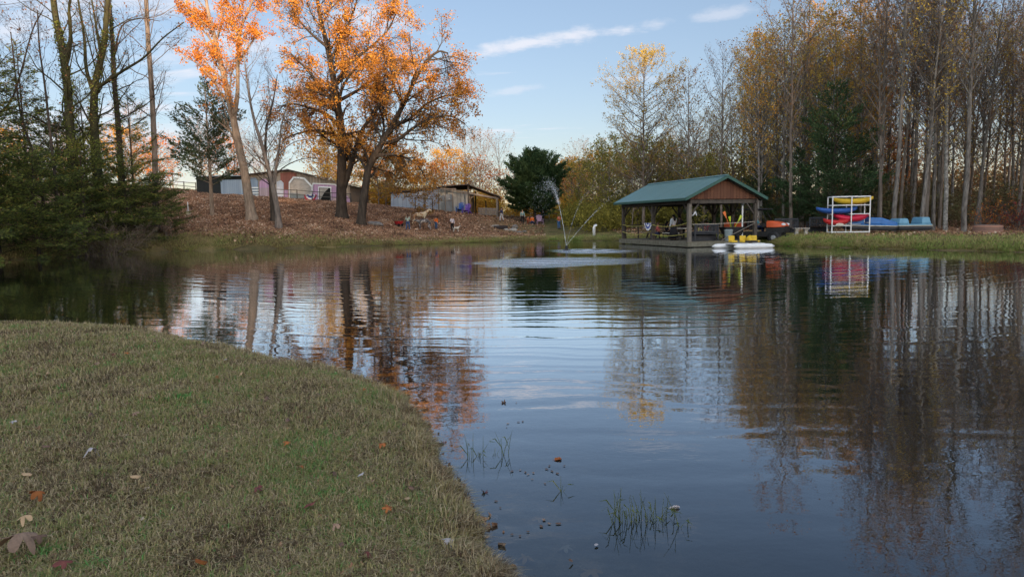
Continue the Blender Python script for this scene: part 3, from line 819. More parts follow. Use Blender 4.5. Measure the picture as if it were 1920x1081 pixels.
# ---- tall red maple, two stems
d3 = 58
b3 = G(472, d3)
mp_spec = {'a': [dict(n=12, ref=6, t0=.3, len=.3, tip=.35, ang=.6, r=.35, up=.06, seg=6, k=4, wob=.08, max=3.4),
                 dict(n=7, ref=2.4, t0=.2, len=.45, ang=.7, r=.5, up=.03, seg=4, k=3, wob=.12, max=1.4),
                 dict(n=4, t0=.15, len=.55, ang=.7, r=.5, up=.0, seg=3, k=3, wob=.15, max=.6)]}
def mp_keep(Q, rng):
    yy = CAMZ  # leaves only in the upper crown
    h = Q[:, 2]
    return rng.random(len(Q)) < np.clip((h - 11.0) / 3.5, 0.0, 1) * np.clip(.7 + .5 * vnoise(Q[:, 0], h, 3.2, 4), .1, 1)
hero('maple_tree', b3, [
    ([(473,414),(466,370),(458,320),(447,270),(436,215),(425,165),(412,110),(400,60),(388,10),(380,-60)], d3, [0,0,0,0,0,.3,.6,1,1.3,1.6], .42, .09, True),
    ([(438,225),(445,180),(446,120),(450,60),(470,10),(490,-50)], d3, [0,-.3,-.5,-.8,-1,-1.2], .2, .06, True),
    ([(412,110),(395,75),(370,45),(350,20)], d3, [.6,1,1.6,2], .1, .03, True),
    ([(446,120),(465,90),(480,70),(500,60)], d3, [-.5,-.2,.5,1], .1, .03, True),
    ([(425,165),(400,150),(370,120),(345,105)], d3, [.3,-.5,-1,-1.5], .08, .03, True),
    ], mp_spec, M['bark_tan'], L_['maple'], 15, 'tall maple with smooth tan trunk and red-orange leaves only at its top', leafsize=.17, per=4, spread=.15, keep=mp_keep, cat='maple tree')

# ---- nearly bare twin-stem tree
d4 = 55
b4 = G(522, d4)
bare_spec = {'a': [dict(n=12, ref=6, t0=.25, len=.34, tip=.35, ang=.75, r=.3, up=.05, seg=6, k=4, wob=.12, max=3.2),
                   dict(n=6, ref=2.4, t0=.2, len=.5, ang=.7, r=.5, up=.02, seg=4, k=3, wob=.12, max=1.6),
                   dict(n=4, t0=.15, len=.6, ang=.6, r=.5, up=.0, seg=3, k=3, wob=.12, max=.8)]}
def sparse(f):
    return lambda Q, rng: rng.random(len(Q)) < f
hero('bare_tree', b4, [
    ([(523,430),(520,395),(512,350),(504,320),(492,275),(478,230),(468,185),(462,140),(455,90)], d4, [0,0,0,0,.2,.4,.6,.8,1], .25, .03, True),
    ([(514,345),(518,310),(524,270),(528,235),(540,190),(552,150)], d4, [0,-.3,-.5,-.8,-1,-1.2], .13, .02, True),
    ([(504,320),(495,300),(476,290),(462,275)], d4, [0,.5,1,1.3], .06, .02, True),
    ([(522,290),(545,270),(570,262),(600,268)], d4, [-.5,.2,.8,1.2], .05, .015, True),
    ([(488,260),(510,235),(530,220),(555,215)], d4, [.3,1,1.5,2], .05, .015, True),
    ], bare_spec, M['bark_grey'], L_['bare'], 17, 'slim grey forked tree almost without leaves, between the maple and the big oak', leafsize=.14, per=1, spread=.1, keep=sparse(.1), cat='tree')
b5 = G(513, 58)
hero('bare_tree', b5, [
    ([(513,414),(510,380),(507,340),(498,290),(500,240),(512,190),(520,140)], 58, [0,0,0,.4,.6,1,1], .22, .03, True),
    ([(507,340),(530,315),(560,300),(590,296),(615,305)], 58, [0,.5,1,1.5,2], .06, .015, True),
    ], bare_spec, M['bark_dark'], L_['bare'], 18, 'darker slim trunk directly behind the grey forked tree', leafsize=.14, per=1, spread=.1, keep=sparse(.07), cat='tree')

# ---- the left group: dark ivy-clad trunks
lf_spec = {'a': [dict(n=11, ref=7, t0=.3, len=.33, tip=.3, ang=.85, r=.3, up=.05, seg=7, k=4, wob=.13, max=4.5),
                 dict(n=6, ref=2.6, t0=.2, len=.45, ang=.7, r=.5, up=.03, seg=4, k=3, wob=.13, max=1.8),
                 dict(n=4, t0=.15, len=.55, ang=.6, r=.5, up=.0, seg=3, k=3, wob=.13, max=.8)]}
def lt(px, d, limbs, seed, label, f=.1, leaf='bare', ivy=0, bark='bark_dark', group='tall dark trees on the left shore'):
    b = G(px, d)
    o = hero('shore_tree', b, limbs, lf_spec, M[bark], L_[leaf], seed, label, leafsize=.14, per=1, spread=.1, keep=sparse(f), group=group, cat='tree')
    if ivy:
        rng = np.random.default_rng(seed); P = smooth_line(limb_points(*limbs[0][:3])) - np.array(b)
        h = rng.uniform(0, .8, ivy) ** .8; pts = np.array([along(P, x)[0] for x in h]); r0, r1 = limbs[0][3:5]
        rr = (r0 + (r1 - r0) * h) * rng.uniform(.9, 1.7, ivy); a = rng.uniform(0, 2*PI, ivy)
        pts[:, 0] += np.cos(a) * rr; pts[:, 1] += np.sin(a) * rr
        V, F = cards(pts, .13, rng, .8)
        np_mesh('ivy', V, F, L_['hemlock'], o, attr={'tint': ('FACE', rng.uniform(.2, .8, ivy))})
    return o
lt(140, 46, [([(141,440),(138,380),(136,310),(131,240),(127,170),(118,100),(104,30),(96,-40)], 46, [0]*8, .36, .16, True),
             ([(122,120),(132,70),(130,10),(150,-60)], 46, [0,-.5,-1,-1], .14, .05, True),
             ([(130,240),(95,235),(55,215),(15,200)], 46, [0,-1,-2,-2.5], .09, .03, True)], 31, 'thick ivy-covered trunk, leftmost of the big shore trees', ivy=1500, bark='bark_mossy')
lt(190, 48, [([(190,440),(187,380),(183,320),(178,260),(176,200),(180,150),(194,90),(199,40),(205,-40)], 48, [0]*9, .38, .12, True),
             ([(177,180),(162,130),(158,70),(148,10),(140,-40)], 48, [0,.4,1,1.4,1.6], .15, .05, True),
             ([(190,110),(182,60),(172,0)], 48, [0,-1,-1.6], .1, .05, True),
             ([(182,165),(205,150),(232,132),(270,108),(305,72),(345,42)], 48, [0,-.5,-1,-1.6,-2,-2.4], .13, .03, True)], 33, 'forked dark trunk with one long limb reaching right over the water side', ivy=1300, bark='bark_mossy')
lt(228, 50, [([(228,430),(227,330),(222,240),(214,150),(211,80),(204,0),(198,-60)], 50, [0]*7, .22, .1, True),
             ([(214,105),(228,50),(262,35),(300,40)], 50, [0,-.5,-1,-1], .07, .02, True)], 35, 'thinner straight dark trunk just right of the forked one', ivy=900)
lt(291, 52, [([(292,430),(291,320),(288,240),(284,160),(278,80),(274,0),(270,-60)], 52, [0]*7, .22, .13, True)], 37, 'bare brown pole-like trunk standing alone left of the small pine', f=.05, bark='bark_grey')
lt(107, 42, [([(108,430),(104,340),(94,250),(84,160),(74,90),(70,20)], 42, [0]*6, .1, .03, True)], 39, 'slender dark sapling left of the ivy-covered trunk')
lt(60, 44, [([(84,440),(78,350),(60,280),(40,220),(30,150),(20,60)], 44, [0]*6, .1, .03, True),
            ([(60,280),(30,270),(-10,250)], 44, [0,-1,-1], .05, .02, True)], 41, 'thin crooked dark trunk near the left edge of the picture')
lt(-10, 45, [([(-8,440),(-6,330),(-12,200),(-20,80),(0,-20)], 45, [0]*5, .2, .08, True),
            ([(-10,220),(25,180),(60,60),(80,20)], 45, [0,-1,-1,-2], .08, .02, True)], 43, 'dark trunk half outside the left edge of the picture')

# ---- conifers
def con(name, px, d, H, W, seed, bark, leaf, label, size, cat='conifer', group=None, loc=None, aspect=.35, tint=None, **kw):
    rng = np.random.default_rng(seed); T, P, D = conifer(H, W, rng, **kw)
    t = tint(P, rng) if tint else clump(P, rng, .9)
    return make_tree(name, T, P, size, bark, leaf, rng, label, cat, group, loc or G(px, d), aspect=aspect, dirs=D, tint=t)
con('pine_tree', 400, 60, 11.6, 9.0, 51, M['bark_tan'], L_['pine'], 'small airy evergreen with pale lower trunk in front of the barn', .26, 'evergreen tree', rag=.4, dens=.95, t0=.24, nb=62, shape=.75, sub=9, spread=.13, r=.2, ang=1.25)
con('cedar_tree', 1003, 88, 8.8, 12.6, 52, M['bark_dark'], L_['cedar'], 'wide dark green cedar standing alone behind the fountain', .3, 'cedar tree', dens=1.9, t0=.13, nb=105, shape=.8, sub=12, spread=.16, r=.24, ang=1.3, top=.12, up=.03)
con('cedar_tree', 1560, 50, 10.4, 7.6, 53, M['bark_dark'], L_['cedar'], 'tall dark cedar with ragged boughs behind the kayak rack', .22, 'cedar tree', dens=1.1, t0=.08, nb=80, shape=.6, top=.1, rag=.5, sub=11, spread=.13, r=.2, ang=1.3, up=.02)
hemt = lambda P, rng: np.clip(.42 + .3 * vnoise(P[:, 0], P[:, 2] * 1.6, 2.2, 9) + rng.normal(0, .2, len(P)), 0, 1)
hk = dict(dens=.85, nb=75, sub=11, spread=.09, droop=.05, up=.0, ang=1.5, tint=hemt, group='hemlocks on the left shore')
hp = con('hemlock_tree', 0, 40, 13, 9.5, 54, M['bark_dark'], L_['hemlock'], 'feathery hemlock with layered olive boughs at the left shore', .19, 'hemlock tree', t0=.03, shape=.75, r=.15, loc=G(-10, 42), **hk)
hq = con('hemlock_tree', 0, 40, 6.2, 8.5, 55, M['bark_dark'], L_['hemlock'], 'low spreading hemlock with boughs touching the water', .17, 'hemlock tree', t0=.02, shape=.5, top=.3, r=.12, loc=G(70, 40), **hk)
for o, px, d, s, rz, lb in ((hp, 255, 51, .8, 1., 'feathery hemlock behind the bare pole-like trunk'), (hp, 60, 50, 1.0, 2.2, 'taller hemlock behind the ivy-covered trunk'), (hp, 170, 54, .85, 3.9, 'hemlock rising behind the forked dark trunk'),
                    (hp, -80, 42, 1.1, 5., 'hemlock at the very left edge of the picture'),
                    (hq, 160, 44.5, 1.0, 1.7, 'low hemlock under the ivy-covered trunk'), (hq, 240, 46.5, .85, 3.1, 'low hemlock near the bramble at the water edge'), (hq, -5, 38.5, .95, 4.4, 'lowest hemlock hanging over the dark water on the left'),
                    (hq, 300, 49.5, .62, .6, 'smallest hemlock at the right end of the shore thicket'), (hq, 120, 48, 1.25, 5.3, 'broad hemlock filling the gap between the dark trunks'), (hq, -120, 36, 1.1, 2.3, 'spreading hemlock beyond the left edge')):
    c = copy_tree(o); c.location = G(px, d); c.rotation_euler.z = rz; c.scale = (s, s, s); c['label'] = lb
# understorey cedars inside the right wood
for px, d, s, rz, lb in ((1495, 53, .62, 2., 'smaller cedar half hidden left of the tall dark cedar'), (1420, 58, .55, .7, 'young cedar behind the orange utility vehicle'), (1300, 62, .5, 1.9, 'young cedar seen through the pavilion'), (1340, 60, .42, 3.3, 'smallest cedar seen through the pavilion posts'), (1625, 54, .55, 4.3, 'short cedar right of the tall dark cedar')):
    o = [x for x in C.objects if x.name == 'cedar_tree.001'][0]
    c = copy_tree(o); c.location = G(px, d); c.rotation_euler.z = rz; c.scale = (s, s, s * .95); c['label'] = lb; c['group'] = 'young cedars along the wood edge'

# ---- broadleaf prototypes for the right wood
def proto(name, H, W, seed, leaf, bark, keep, size, per, label, group, cat='tree', spread=.1, tint=None, **kw):
    rng = np.random.default_rng(seed); T, A = upright(H, W, rng, **kw)
    lp = leaf_points(A, per, spread, rng, (lambda Q: keep(Q, rng)))
    return make_tree(name, T, lp, size, bark, leaf, rng, label, cat, group, (0, 0, 0), tint=tint(lp, rng) if tint else None)
thin_top = lambda H: (lambda Q, rng: rng.random(len(Q)) < np.clip(.4 + 1.0 * ((Q[:, 2] / H) - .35), .35, .95))
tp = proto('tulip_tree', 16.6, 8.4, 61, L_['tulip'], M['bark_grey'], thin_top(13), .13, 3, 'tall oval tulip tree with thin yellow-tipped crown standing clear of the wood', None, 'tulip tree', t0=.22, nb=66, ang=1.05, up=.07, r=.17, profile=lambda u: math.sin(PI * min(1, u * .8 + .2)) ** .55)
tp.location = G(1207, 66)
for nm, (c) in {}.items(): pass
tints = lambda P, rng: np.clip(.15 + .75 * (P[:, 2] / 20) + rng.normal(0, .15, len(P)), 0, 1)
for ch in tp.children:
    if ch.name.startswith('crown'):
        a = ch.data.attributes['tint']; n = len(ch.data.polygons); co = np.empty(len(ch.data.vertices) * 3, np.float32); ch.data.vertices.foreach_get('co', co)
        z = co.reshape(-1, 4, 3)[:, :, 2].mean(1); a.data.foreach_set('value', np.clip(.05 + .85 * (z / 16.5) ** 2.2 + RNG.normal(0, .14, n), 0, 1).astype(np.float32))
PR = {}
gA = 'golden tulip trees of the right wood'; gB = 'bare slim trees of the right wood'; gC = 'rust-leaved trees of the right wood'; gD = 'orange trees of the right wood'
lA = 'tall straight tree with thin golden leaves in the right-hand wood'
lB = 'tall slim nearly leafless tree with pale trunk in the right-hand wood'
lC = 'grey-stemmed tree with a few rust-brown leaves in the right-hand wood'
lD = 'orange-leaved tree glowing inside the right-hand wood'
PR['gold'] = proto('wood_tree', 19, 6.2, 62, L_['tulip'], M['bark_pale'], thin_top(17), .16, 1, lA, gA, t0=.24, nb=48, r=.17, ang=.95, up=.08, spread=.13)
PR['gold2'] = proto('wood_tree', 20, 5.4, 66, L_['gold'], M['bark_pale'], thin_top(19), .16, 2, lA, gA, t0=.26, nb=42, r=.14, ang=.85, up=.08, spread=.13)
PR['bare'] = proto('wood_tree', 23, 5.0, 63, L_['bare'], M['bark_pale'], lambda Q, r: r.random(len(Q)) < .22, .16, 1, lB, gB, t0=.36, nb=44, r=.17, ang=.6, up=.09)
PR['bare2'] = proto('wood_tree', 21, 5.6, 67, L_['bare'], M['bark_grey'], lambda Q, r: r.random(len(Q)) < .3, .16, 1, lB, gB, t0=.28, nb=44, r=.15, ang=.7, up=.08)
PR['birch'] = proto('wood_tree', 20, 4.4, 68, L_['rust'], M['bark_birch'], lambda Q, r: r.random(len(Q)) < .3, .16, 1, lB, gB, t0=.4, nb=34, r=.16, ang=.6, up=.08)
PR['rust'] = proto('wood_tree', 15, 6.0, 64, L_['rust'], M['bark_grey'], lambda Q, r: r.random(len(Q)) < .5, .17, 1, lC, gC, t0=.2, nb=38, r=.13, ang=.85, up=.04)
PR['orange'] = proto('wood_tree', 14, 6.4, 65, L_['orange'], M['bark_grey'], lambda Q, r: r.random(len(Q)) < .62, .2, 2, lD, gD, t0=.2, nb=38, r=.14, ang=.95, up=.03, spread=.15)
PR['yg'] = proto('wood_tree', 8.5, 6.0, 69, L_['yellowgreen'], M['bark_grey'], lambda Q, r: r.random(len(Q)) < .75, .2, 2, 'low yellow-green tree at the edge of the right-hand wood', 'yellow-green trees of the wood edge', t0=.06, nb=36, r=.1, ang=1.0, up=.03, spread=.16)
used = set()
def put(kind, px, d, s=1., lb=None, rz=None, g=None, zs=1.):
    o = PR[kind]
    if kind in used: o = copy_tree(o)
    used.add(kind)
    o.location = G(px, d); o.rotation_euler = (random.gauss(0, .03), random.gauss(0, .03), rz if rz is not None else random.uniform(0, 6.28)); o.scale = (s, s, s * zs)
    if lb: o['label'] = lb
    if g: o['group'] = g
    return o
# the ones that stand out along the skyline
put('rust', 1290, 60, .92, 'dark-stemmed sparse tree just right of the clear-standing tulip tree', 1.)
put('bare2', 1352, 57, .72, 'fine-twigged dark tree above the ridge of the green pavilion roof', 2.)
put('gold', 1432, 62, .93, 'golden-topped tree with pinkish tip, first tall one from the left of the wood', .5)
put('gold', 1498, 56, .97, 'very tall golden tree rising above the dark cedar', 1.9)
put('gold2', 1535, 66, 1.02, 'golden tree just behind the very tall one', 4.)
put('gold2', 1604, 60, 1.0, 'tall yellow-tipped tree right of the dark cedar top', .2)
put('orange', 1660, 62, .95, 'bright red-orange maple glowing between the pale trunks', 3.)
put('bare', 1648, 49, .98, 'pale slim trunk just right of the kayak rack', 1.3)
put('bare', 1676, 46, 1.0, 'tall mottled grey trunk behind the blue pedal boats', 2.3)
put('birch', 1772, 46, 1., 'white-barked slender trunk right of the light blue pedal boat', .4)
put('bare2', 1737, 47, 1.05, 'grey trunk directly behind the light blue pedal boat', 4.4)
put('bare', 1808, 44, 1.02, 'tall grey trunk left of the ring-shaped fire pit', 3.4)
r2 = random.Random(5)
# the body of the wood
n = 0
spots = []
for tries in range(6000):
    px = r2.uniform(1265, 2300); 
    dmin = 58 if px < 1420 else (50 if px < 1640 else 44)
    if px > 1950: dmin = 34
    d = dmin + abs(r2.gauss(0, 13)) + r2.uniform(0, 5)
    if d > 100: continue
    x = xat(px, d)
    if any((x - a)**2 + (d - b)**2 < 5.3 for a, b in spots): continue
    spots.append((x, d)); n += 1
    u = r2.random()
    if px < 1400: kind = 'yg' if u < .2 else 'rust' if u < .5 else 'gold' if u < .72 else 'bare2' if u < .92 else 'orange'
    elif px < 1640: kind = 'gold' if u < .5 else 'gold2' if u < .8 else 'rust' if u < .9 else 'bare2'
    else: kind = 'bare' if u < .32 else 'bare2' if u < .6 else 'birch' if u < .72 else 'gold' if u < .8 else 'gold2' if u < .86 else 'rust' if u < .96 else 'orange'
    base = {'gold': .82, 'gold2': .82, 'bare': .9, 'bare2': .92, 'birch': .9, 'rust': .95, 'orange': .85, 'yg': .9}[kind]
    if px < 1400: base *= .62 + .3 * (px - 1265) / 135
    put(kind, px, d, base * r2.uniform(.85, 1.12), rz=r2.uniform(0, 6.28))
    if n > 125: break
# low yellow-green and rust growth in the gap left of and behind the pavilion
for px, d, s in ((1110, 80, .85), (1140, 74, .9), (1172, 78, 1.05), (1195, 70, .8), (1228, 68, .9), (1255, 72, 1.), (1085, 92, .9), (1215, 85, 1.2), (1160, 90, 1.25)):
    put('yg', px, d, s, 'low yellow-green tree in the thicket behind the pavilion', g='low trees of the thicket behind the pavilion')
put('rust', 1185, 66, .42, 'small rust-brown drooping tree left of the pavilion roof', .4)
put('gold2', 1130, 96, .55, 'rounded golden sunlit tree at the left end of the thicket', .4)
put('gold', 1165, 100, .58, 'second golden sunlit tree of the thicket, behind the tulip tree', 2.4)
put('gold2', 1245, 92, .6, 'golden sunlit tree just right of the tulip tree', 5.4)
# far golden woods behind barn and shed
PR['far_gold'] = proto('distant_tree', 11, 9, 71, L_['gold'], M['bark_grey'], lambda Q, r: r.random(len(Q)) < .9, .34, 2, 'rounded golden tree in the sunlit wood behind the barn and shed', 'golden trees behind the barn and shed', t0=.1, nb=34, r=.16, ang=1., up=.03, spread=.25, n3=2)
PR['far_bare'] = proto('distant_tree', 13, 7.5, 72, L_['bare'], M['bark_tan'], lambda Q, r: r.random(len(Q)) < .15, .2, 1, 'leafless pale tree in the sunlit wood behind the barn and shed', 'leafless trees behind the barn and shed', t0=.15, nb=34, r=.13, ang=.75, up=.06)
PR['far_orange'] = proto('distant_tree', 9, 7, 73, L_['orange'], M['bark_grey'], lambda Q, r: r.random(len(Q)) < .8, .32, 1, 'orange tree in the sunlit wood behind the barn and shed', 'orange trees behind the barn and shed', t0=.08, nb=30, r=.13, ang=1., up=.03, spread=.22, n3=2)
put('far_gold', 618, 118, 1.08, 'bright golden tree above the right end of the pink-panelled barn')
put('far_gold', 655, 112, .95, 'bright golden tree seen between the two oak trunks')
for i in range(46):
    px = r2.uniform(-250, 1230); d = r2.uniform(110, 150)
    if 560 < px < 700 and d < 125: continue
    if 930 < px < 1010: d += 15
    u = r2.random(); kind = 'far_bare' if u < .45 else 'far_gold' if u < .75 else 'far_orange'
    if px < 500: kind = 'far_bare' if u < .6 else kind
    put(kind, px, d, r2.uniform(.75, 1.05))
for px, d, s, k in ((820, 108, .8, 'far_orange'), (850, 112, .85, 'far_gold'), (900, 115, 1.0, 'far_bare'), (925, 108, .75, 'far_orange'), (940, 120, 1., 'far_bare'), (875, 120, 1.05, 'far_bare'), (1085, 118, .95, 'far_bare'), (1070, 125, .9, 'far_gold'), (1040, 125, .7, 'far_gold'), (1120, 112, .9, 'far_gold')):
    put(k, px, d, s)
# drooping brown foliage near the shed
PR['droop'] = proto('young_oak', 6.5, 4.5, 75, L_['oak_brown'], M['bark_grey'], lambda Q, r: r.random(len(Q)) < .75, .2, 3, 'young oak with brown-gold drooping leaves beside the shed', 'young brown oaks near the shed', 'young oak', t0=.1, nb=30, r=.07, ang=1.15, up=-.02, spread=.15)
put('droop', 798, 73, .8, 'young brown-leaved oak hanging in front of the blue-grey shed wall', 1.)
put('droop', 745, 93, 1.0, 'young brown oak left of the shed', 2.)
put('droop', 712, 88, 1.15, 'young olive-brown oak behind the leaning oak trunk', 3.)
put('droop', 775, 94, 1.2, 'taller young oak behind the blue-grey shed', 4.)
put('yg', 725, 95, .9, 'low green bushy tree behind the shed', g='low trees behind the shed')
# ------------------------------------------------------------ ground cover
def blades(name, n, sampler, h0, h1, w, leaf, seed, lean=.5, label=None, tintf=None, cat='grass', wr=0.):
    rng = np.random.default_rng(seed)
    x, y = sampler(rng, n); sdd = sdist(x, y); k = sdd > .0; x, y, sdd = x[k], y[k], sdd[k]
    z = ground(x, y, sdd); n = len(x); r = np.hypot(x, y)
    h = rng.uniform(h0, h1, n) ; ww = w * rng.uniform(.7, 1.3, n) * (1 + wr * r)
    h = h * (1 + .25 * wr * r)
    a = rng.uniform(0, 2*PI, n); ln = rng.uniform(.1, 1, n) * lean * 1.6
    dx, dy = np.cos(a), np.sin(a)
    base = np.stack([x, y, z - .004], 1)
    u = np.stack([-dy, dx, np.zeros(n)], 1) * (ww / 2)[:, None]
    mid = base + np.stack([dx * ln * h * .35, dy * ln * h * .35, h * .6], 1)
    tip = base + np.stack([dx * ln * h, dy * ln * h, h * np.clip(1 - .35 * ln, .35, 1)], 1)
    V = np.stack([base - u, base + u, mid + u * .8, mid - u * .8, tip], 1).reshape(-1, 3)
    b = np.arange(n)[:, None] * 5
    F4 = b + np.array([[0, 1, 2, 3]]); F3 = b + np.array([[3, 2, 4]])
    t = tintf(x, y, rng)
    o = np_mesh(name, V, [F4, F3], leaf, attr={'tint': ('FACE', np.concatenate([t, t]))})
    tag(o, label, cat, kind='stuff')
    return o
L_['lawn'] = leafmat('lawn_blades', [(0, (.12, .085, .05)), (.18, (.3, .21, .12)), (.3, (.55, .44, .28)), (.45, (.46, .37, .18)), (.62, (.33, .29, .12)), (.84, (.21, .27, .08)), (1, (.14, .33, .09))], .3, .8, 0)
L_['bankgrass'] = leafmat('bank_grass_blades', [(0, (.16, .12, .06)), (.35, (.4, .33, .15)), (.6, (.3, .33, .1)), (1, (.17, .29, .06))], .3, .8, 0)
def near_s(rng, n):
    r = 1.6 * (13.5 / 1.6) ** rng.random(n) ; a = np.radians(rng.uniform(-56, 14, n)); return r * np.sin(a), r * np.cos(a)
def lawn_tint(x, y, rng):
    v = vnoise(x, y, 1.5, 31) * .23 + vnoise(x, y, .33, 32) * .15 + vnoise(x, y, 5, 33) * .06
    g = np.clip(vnoise(x, y, .55, 34) - .95, 0, 1) * 1.3
    return np.clip(.4 + v + g + rng.normal(0, .25, len(x)), 0, 1)
blades('grass', 680000, near_s, .01, .05, .0026, L_['lawn'], 81, 1.25, 'short dry olive-brown lawn grass on the near bank', lawn_tint, wr=.22)
# longer tufts hanging at the near water edge
def edge_s(rng, n):
    i = rng.integers(0, len(SH), n * 6); t = rng.random(n * 6); P = SH[i] + (SH[(i + 1) % len(SH)] - SH[i]) * t[:, None] + rng.normal(0, .07, (n * 6, 2))
    r = np.hypot(P[:, 0], P[:, 1]); k = (r < 14) & (P[:, 0] < 2) & (P[:, 1] > 1.5); P = P[k][:n]; return P[:, 0], P[:, 1]
blades('bank_tufts', 60000, edge_s, .03, .12, .004, L_['lawn'], 82, .8, 'longer ragged grass along the edge of the near bank', lambda x, y, rng: np.clip(.33 + .2 * vnoise(x, y, .6, 8) + rng.normal(0, .18, len(x)), 0, 1), wr=.1)
# scattered green weed tufts
_tc = np.random.default_rng(5); _r = 2.6 * (11 / 2.6) ** _tc.random(90); _a = np.radians(_tc.uniform(-54, 5, 90)); _tx, _ty = _r * np.sin(_a), _r * np.cos(_a)
def tuft_s(rng, n):
    i = rng.integers(0, 90, n); s = .05 + .05 * (i % 3); return _tx[i] + rng.normal(0, 1, n) * s, _ty[i] + rng.normal(0, 1, n) * s
blades('lawn_weeds', 15000, tuft_s, .025, .07, .0032, L_['lawn'], 88, .8, 'greener and taller tufts scattered through the dry lawn', lambda x, y, rng: np.clip(.68 + rng.normal(0, .14, len(x)), 0, 1), wr=.15)
# far banks
def shore_far(rng, n):
    i = rng.integers(0, len(SH), n * 3); t = rng.random(n * 3); P = SH[i] + (SH[(i + 1) % len(SH)] - SH[i]) * t[:, None] + np.abs(rng.exponential(2.2, (n * 3, 1))) * np.where(rng.random((n * 3, 1)) < .35, .12, 1) * rng.normal(0, 1, (n * 3, 2))
    k = (P[:, 1] > 16) & (np.hypot(P[:, 0], P[:, 1]) > 18); P = P[k][:n]; return P[:, 0], P[:, 1]
blades('bank_grass', 250000, shore_far, .05, .19, .028, L_['bankgrass'], 83, .8, 'tufty green and straw grass along the far banks of the pond',
       lambda x, y, rng: np.clip(.36 + .2 * vnoise(x, y, 3, 41) + .17 * (x > 3) + rng.normal(0, .17, len(x)), 0, 1))
# fallen leaves as cards over the ground
def litter(name, n, sampler, size, leaf, seed, label):
    rng = np.random.default_rng(seed); x, y = sampler(rng, n); s = sdist(x, y); k = s > .3; x, y, s = x[k], y[k], s[k]
    z = ground(x, y, s) + .03
    P = np.stack([x, y, z], 1); V, F = cards(P, size, rng, .75, flat=.6)
    o = np_mesh(name, V, F, leaf, attr={'tint': ('FACE', np.clip(.45 + .2 * vnoise(x, y, 4, 3) + rng.normal(0, .25, len(x)), 0, 1))})
    tag(o, label, 'fallen leaves', kind='stuff')
L_['litter'] = leafmat('fallen_leaves', [(0, (.1, .06, .045)), (.35, (.27, .15, .095)), (.65, (.42, .25, .15)), (.88, (.55, .38, .26)), (1, (.7, .56, .44))], .15, .8, 0)
def hill_s(rng, n):
    y = 50 + 48 * rng.random(n) ** 1.3; x = rng.uniform(-46, 4, n) * (y / 80); sdd = sdist(x, y)
    k = (rng.random(n) < np.clip((sdd - .3) / 4, .12, 1)) & (rng.random(n) < np.clip((6 - x) / 12, 0, 1)); return x[k], y[k]
litter('leaf_litter', 125000, hill_s, .2, L_['litter'], 85, 'brown fallen oak leaves blanketing the slope below the barn')
def right_s(rng, n): 
    y = rng.uniform(36, 70, n); x = rng.uniform(10, 55, n); k = rng.random(n) < np.clip((x + y - 58) / 12, .05, 1); return x[k], y[k]
litter('wood_floor_leaves', 26000, right_s, .18, L_['litter'], 86, 'fallen leaves on the floor of the right-hand wood')

def debris(name, n, sampler, size, seed, label, lo):
    rng = np.random.default_rng(seed); x, y = sampler(rng, n); sd_ = sdist(x, y); k = (sd_ > lo) & (sd_ < 9); x, y, sd_ = x[k], y[k], sd_[k]
    z = np.maximum(ground(x, y, sd_), .004) + .018 * (sd_ > 0) * rng.uniform(.4, 1.5, len(x)); P = np.stack([x, y, z], 1); V, F = cards(P, size, rng, .7, flat=.5, jitter=.6)
    o = np_mesh(name, V, F, L_['litter'], attr={'tint': ('FACE', np.clip(rng.normal(.45, .28, len(x)), 0, 1))}); tag(o, label, 'leaf bits', kind='stuff')
debris('edge_leaves', 520, edge_s, .045, 87, 'broken leaves trapped along the water edge of the near bank', -.14)
debris('leaf_bits', 1500, near_s, .028, 89, 'tiny bits of dead leaf sunk in the near lawn', .1)

# ------------------------------------------------------------ undergrowth and far wood as masses
def mass(name, pts, size, leaf, seed, label, tint=None, stems=0, cat='undergrowth', stemh=1.5):
    rng = np.random.default_rng(seed); V, F = cards(pts, size, rng, .7)
    t = tint if tint is not None else clump(pts, rng, 1.6)
    nf = len(F); attrs = np.concatenate([t])
    o = np_mesh(name, V, F, leaf, attr={'tint': ('FACE', attrs)})
    return tag(o, label, cat, kind='stuff')
def bush_cloud(rng, centres, per):
    out = []
    for cx, cy, cz, rx, h in centres:
        m = int(per * rx * h); u = rng.normal(size=(m, 3)); u /= np.linalg.norm(u, axis=1, keepdims=True); rr = rng.random(m) ** .45
        P = u * rr[:, None] * [rx, rx, h / 2]; P[:, 2] += h / 2; P *= (1 + .25 * rng.normal(size=(m, 1)) * .5); out.append(P + [cx, cy, cz])
    return np.vstack(out)
rg = np.random.default_rng(91)
cs = []
for i in range(150):
    px = rg.uniform(1380, 2250); d = rg.uniform(56 if px < 1640 else 50, 84); x = xat(px, d); cs.append((x, d, gz(x, d), rg.uniform(1., 2.6), rg.uniform(1.2, 4.2)))
mass('undergrowth', bush_cloud(rg, cs, 150), .17, L_['brownbush'], 92, 'dim brown and olive brush between the trunks of the right-hand wood')
cs = []
for i in range(90):
    px = rg.uniform(1060, 1420); d = rg.uniform(66, 96); x = xat(px, d); cs.append((x, d, gz(x, d), rg.uniform(1., 2.8), rg.uniform(1.5, 4)))
mass('thicket', bush_cloud(rg, cs, 120), .2, L_['yellowgreen'], 93, 'yellow-green thicket behind the pavilion', cat='thicket')
cs = []
for i in range(90):
    px = rg.uniform(690, 1110); d = rg.uniform(94, 112); x = xat(px, d); cs.append((x, d, gz(x, d) - .3, rg.uniform(1., 3), rg.uniform(1.5, 4)))
mass('hedgerow_brush', bush_cloud(rg, cs, 110), .26, L_['gold'], 94, 'sunlit yellow and orange brush behind the shed and the cedar', cat='brush', tint=None)
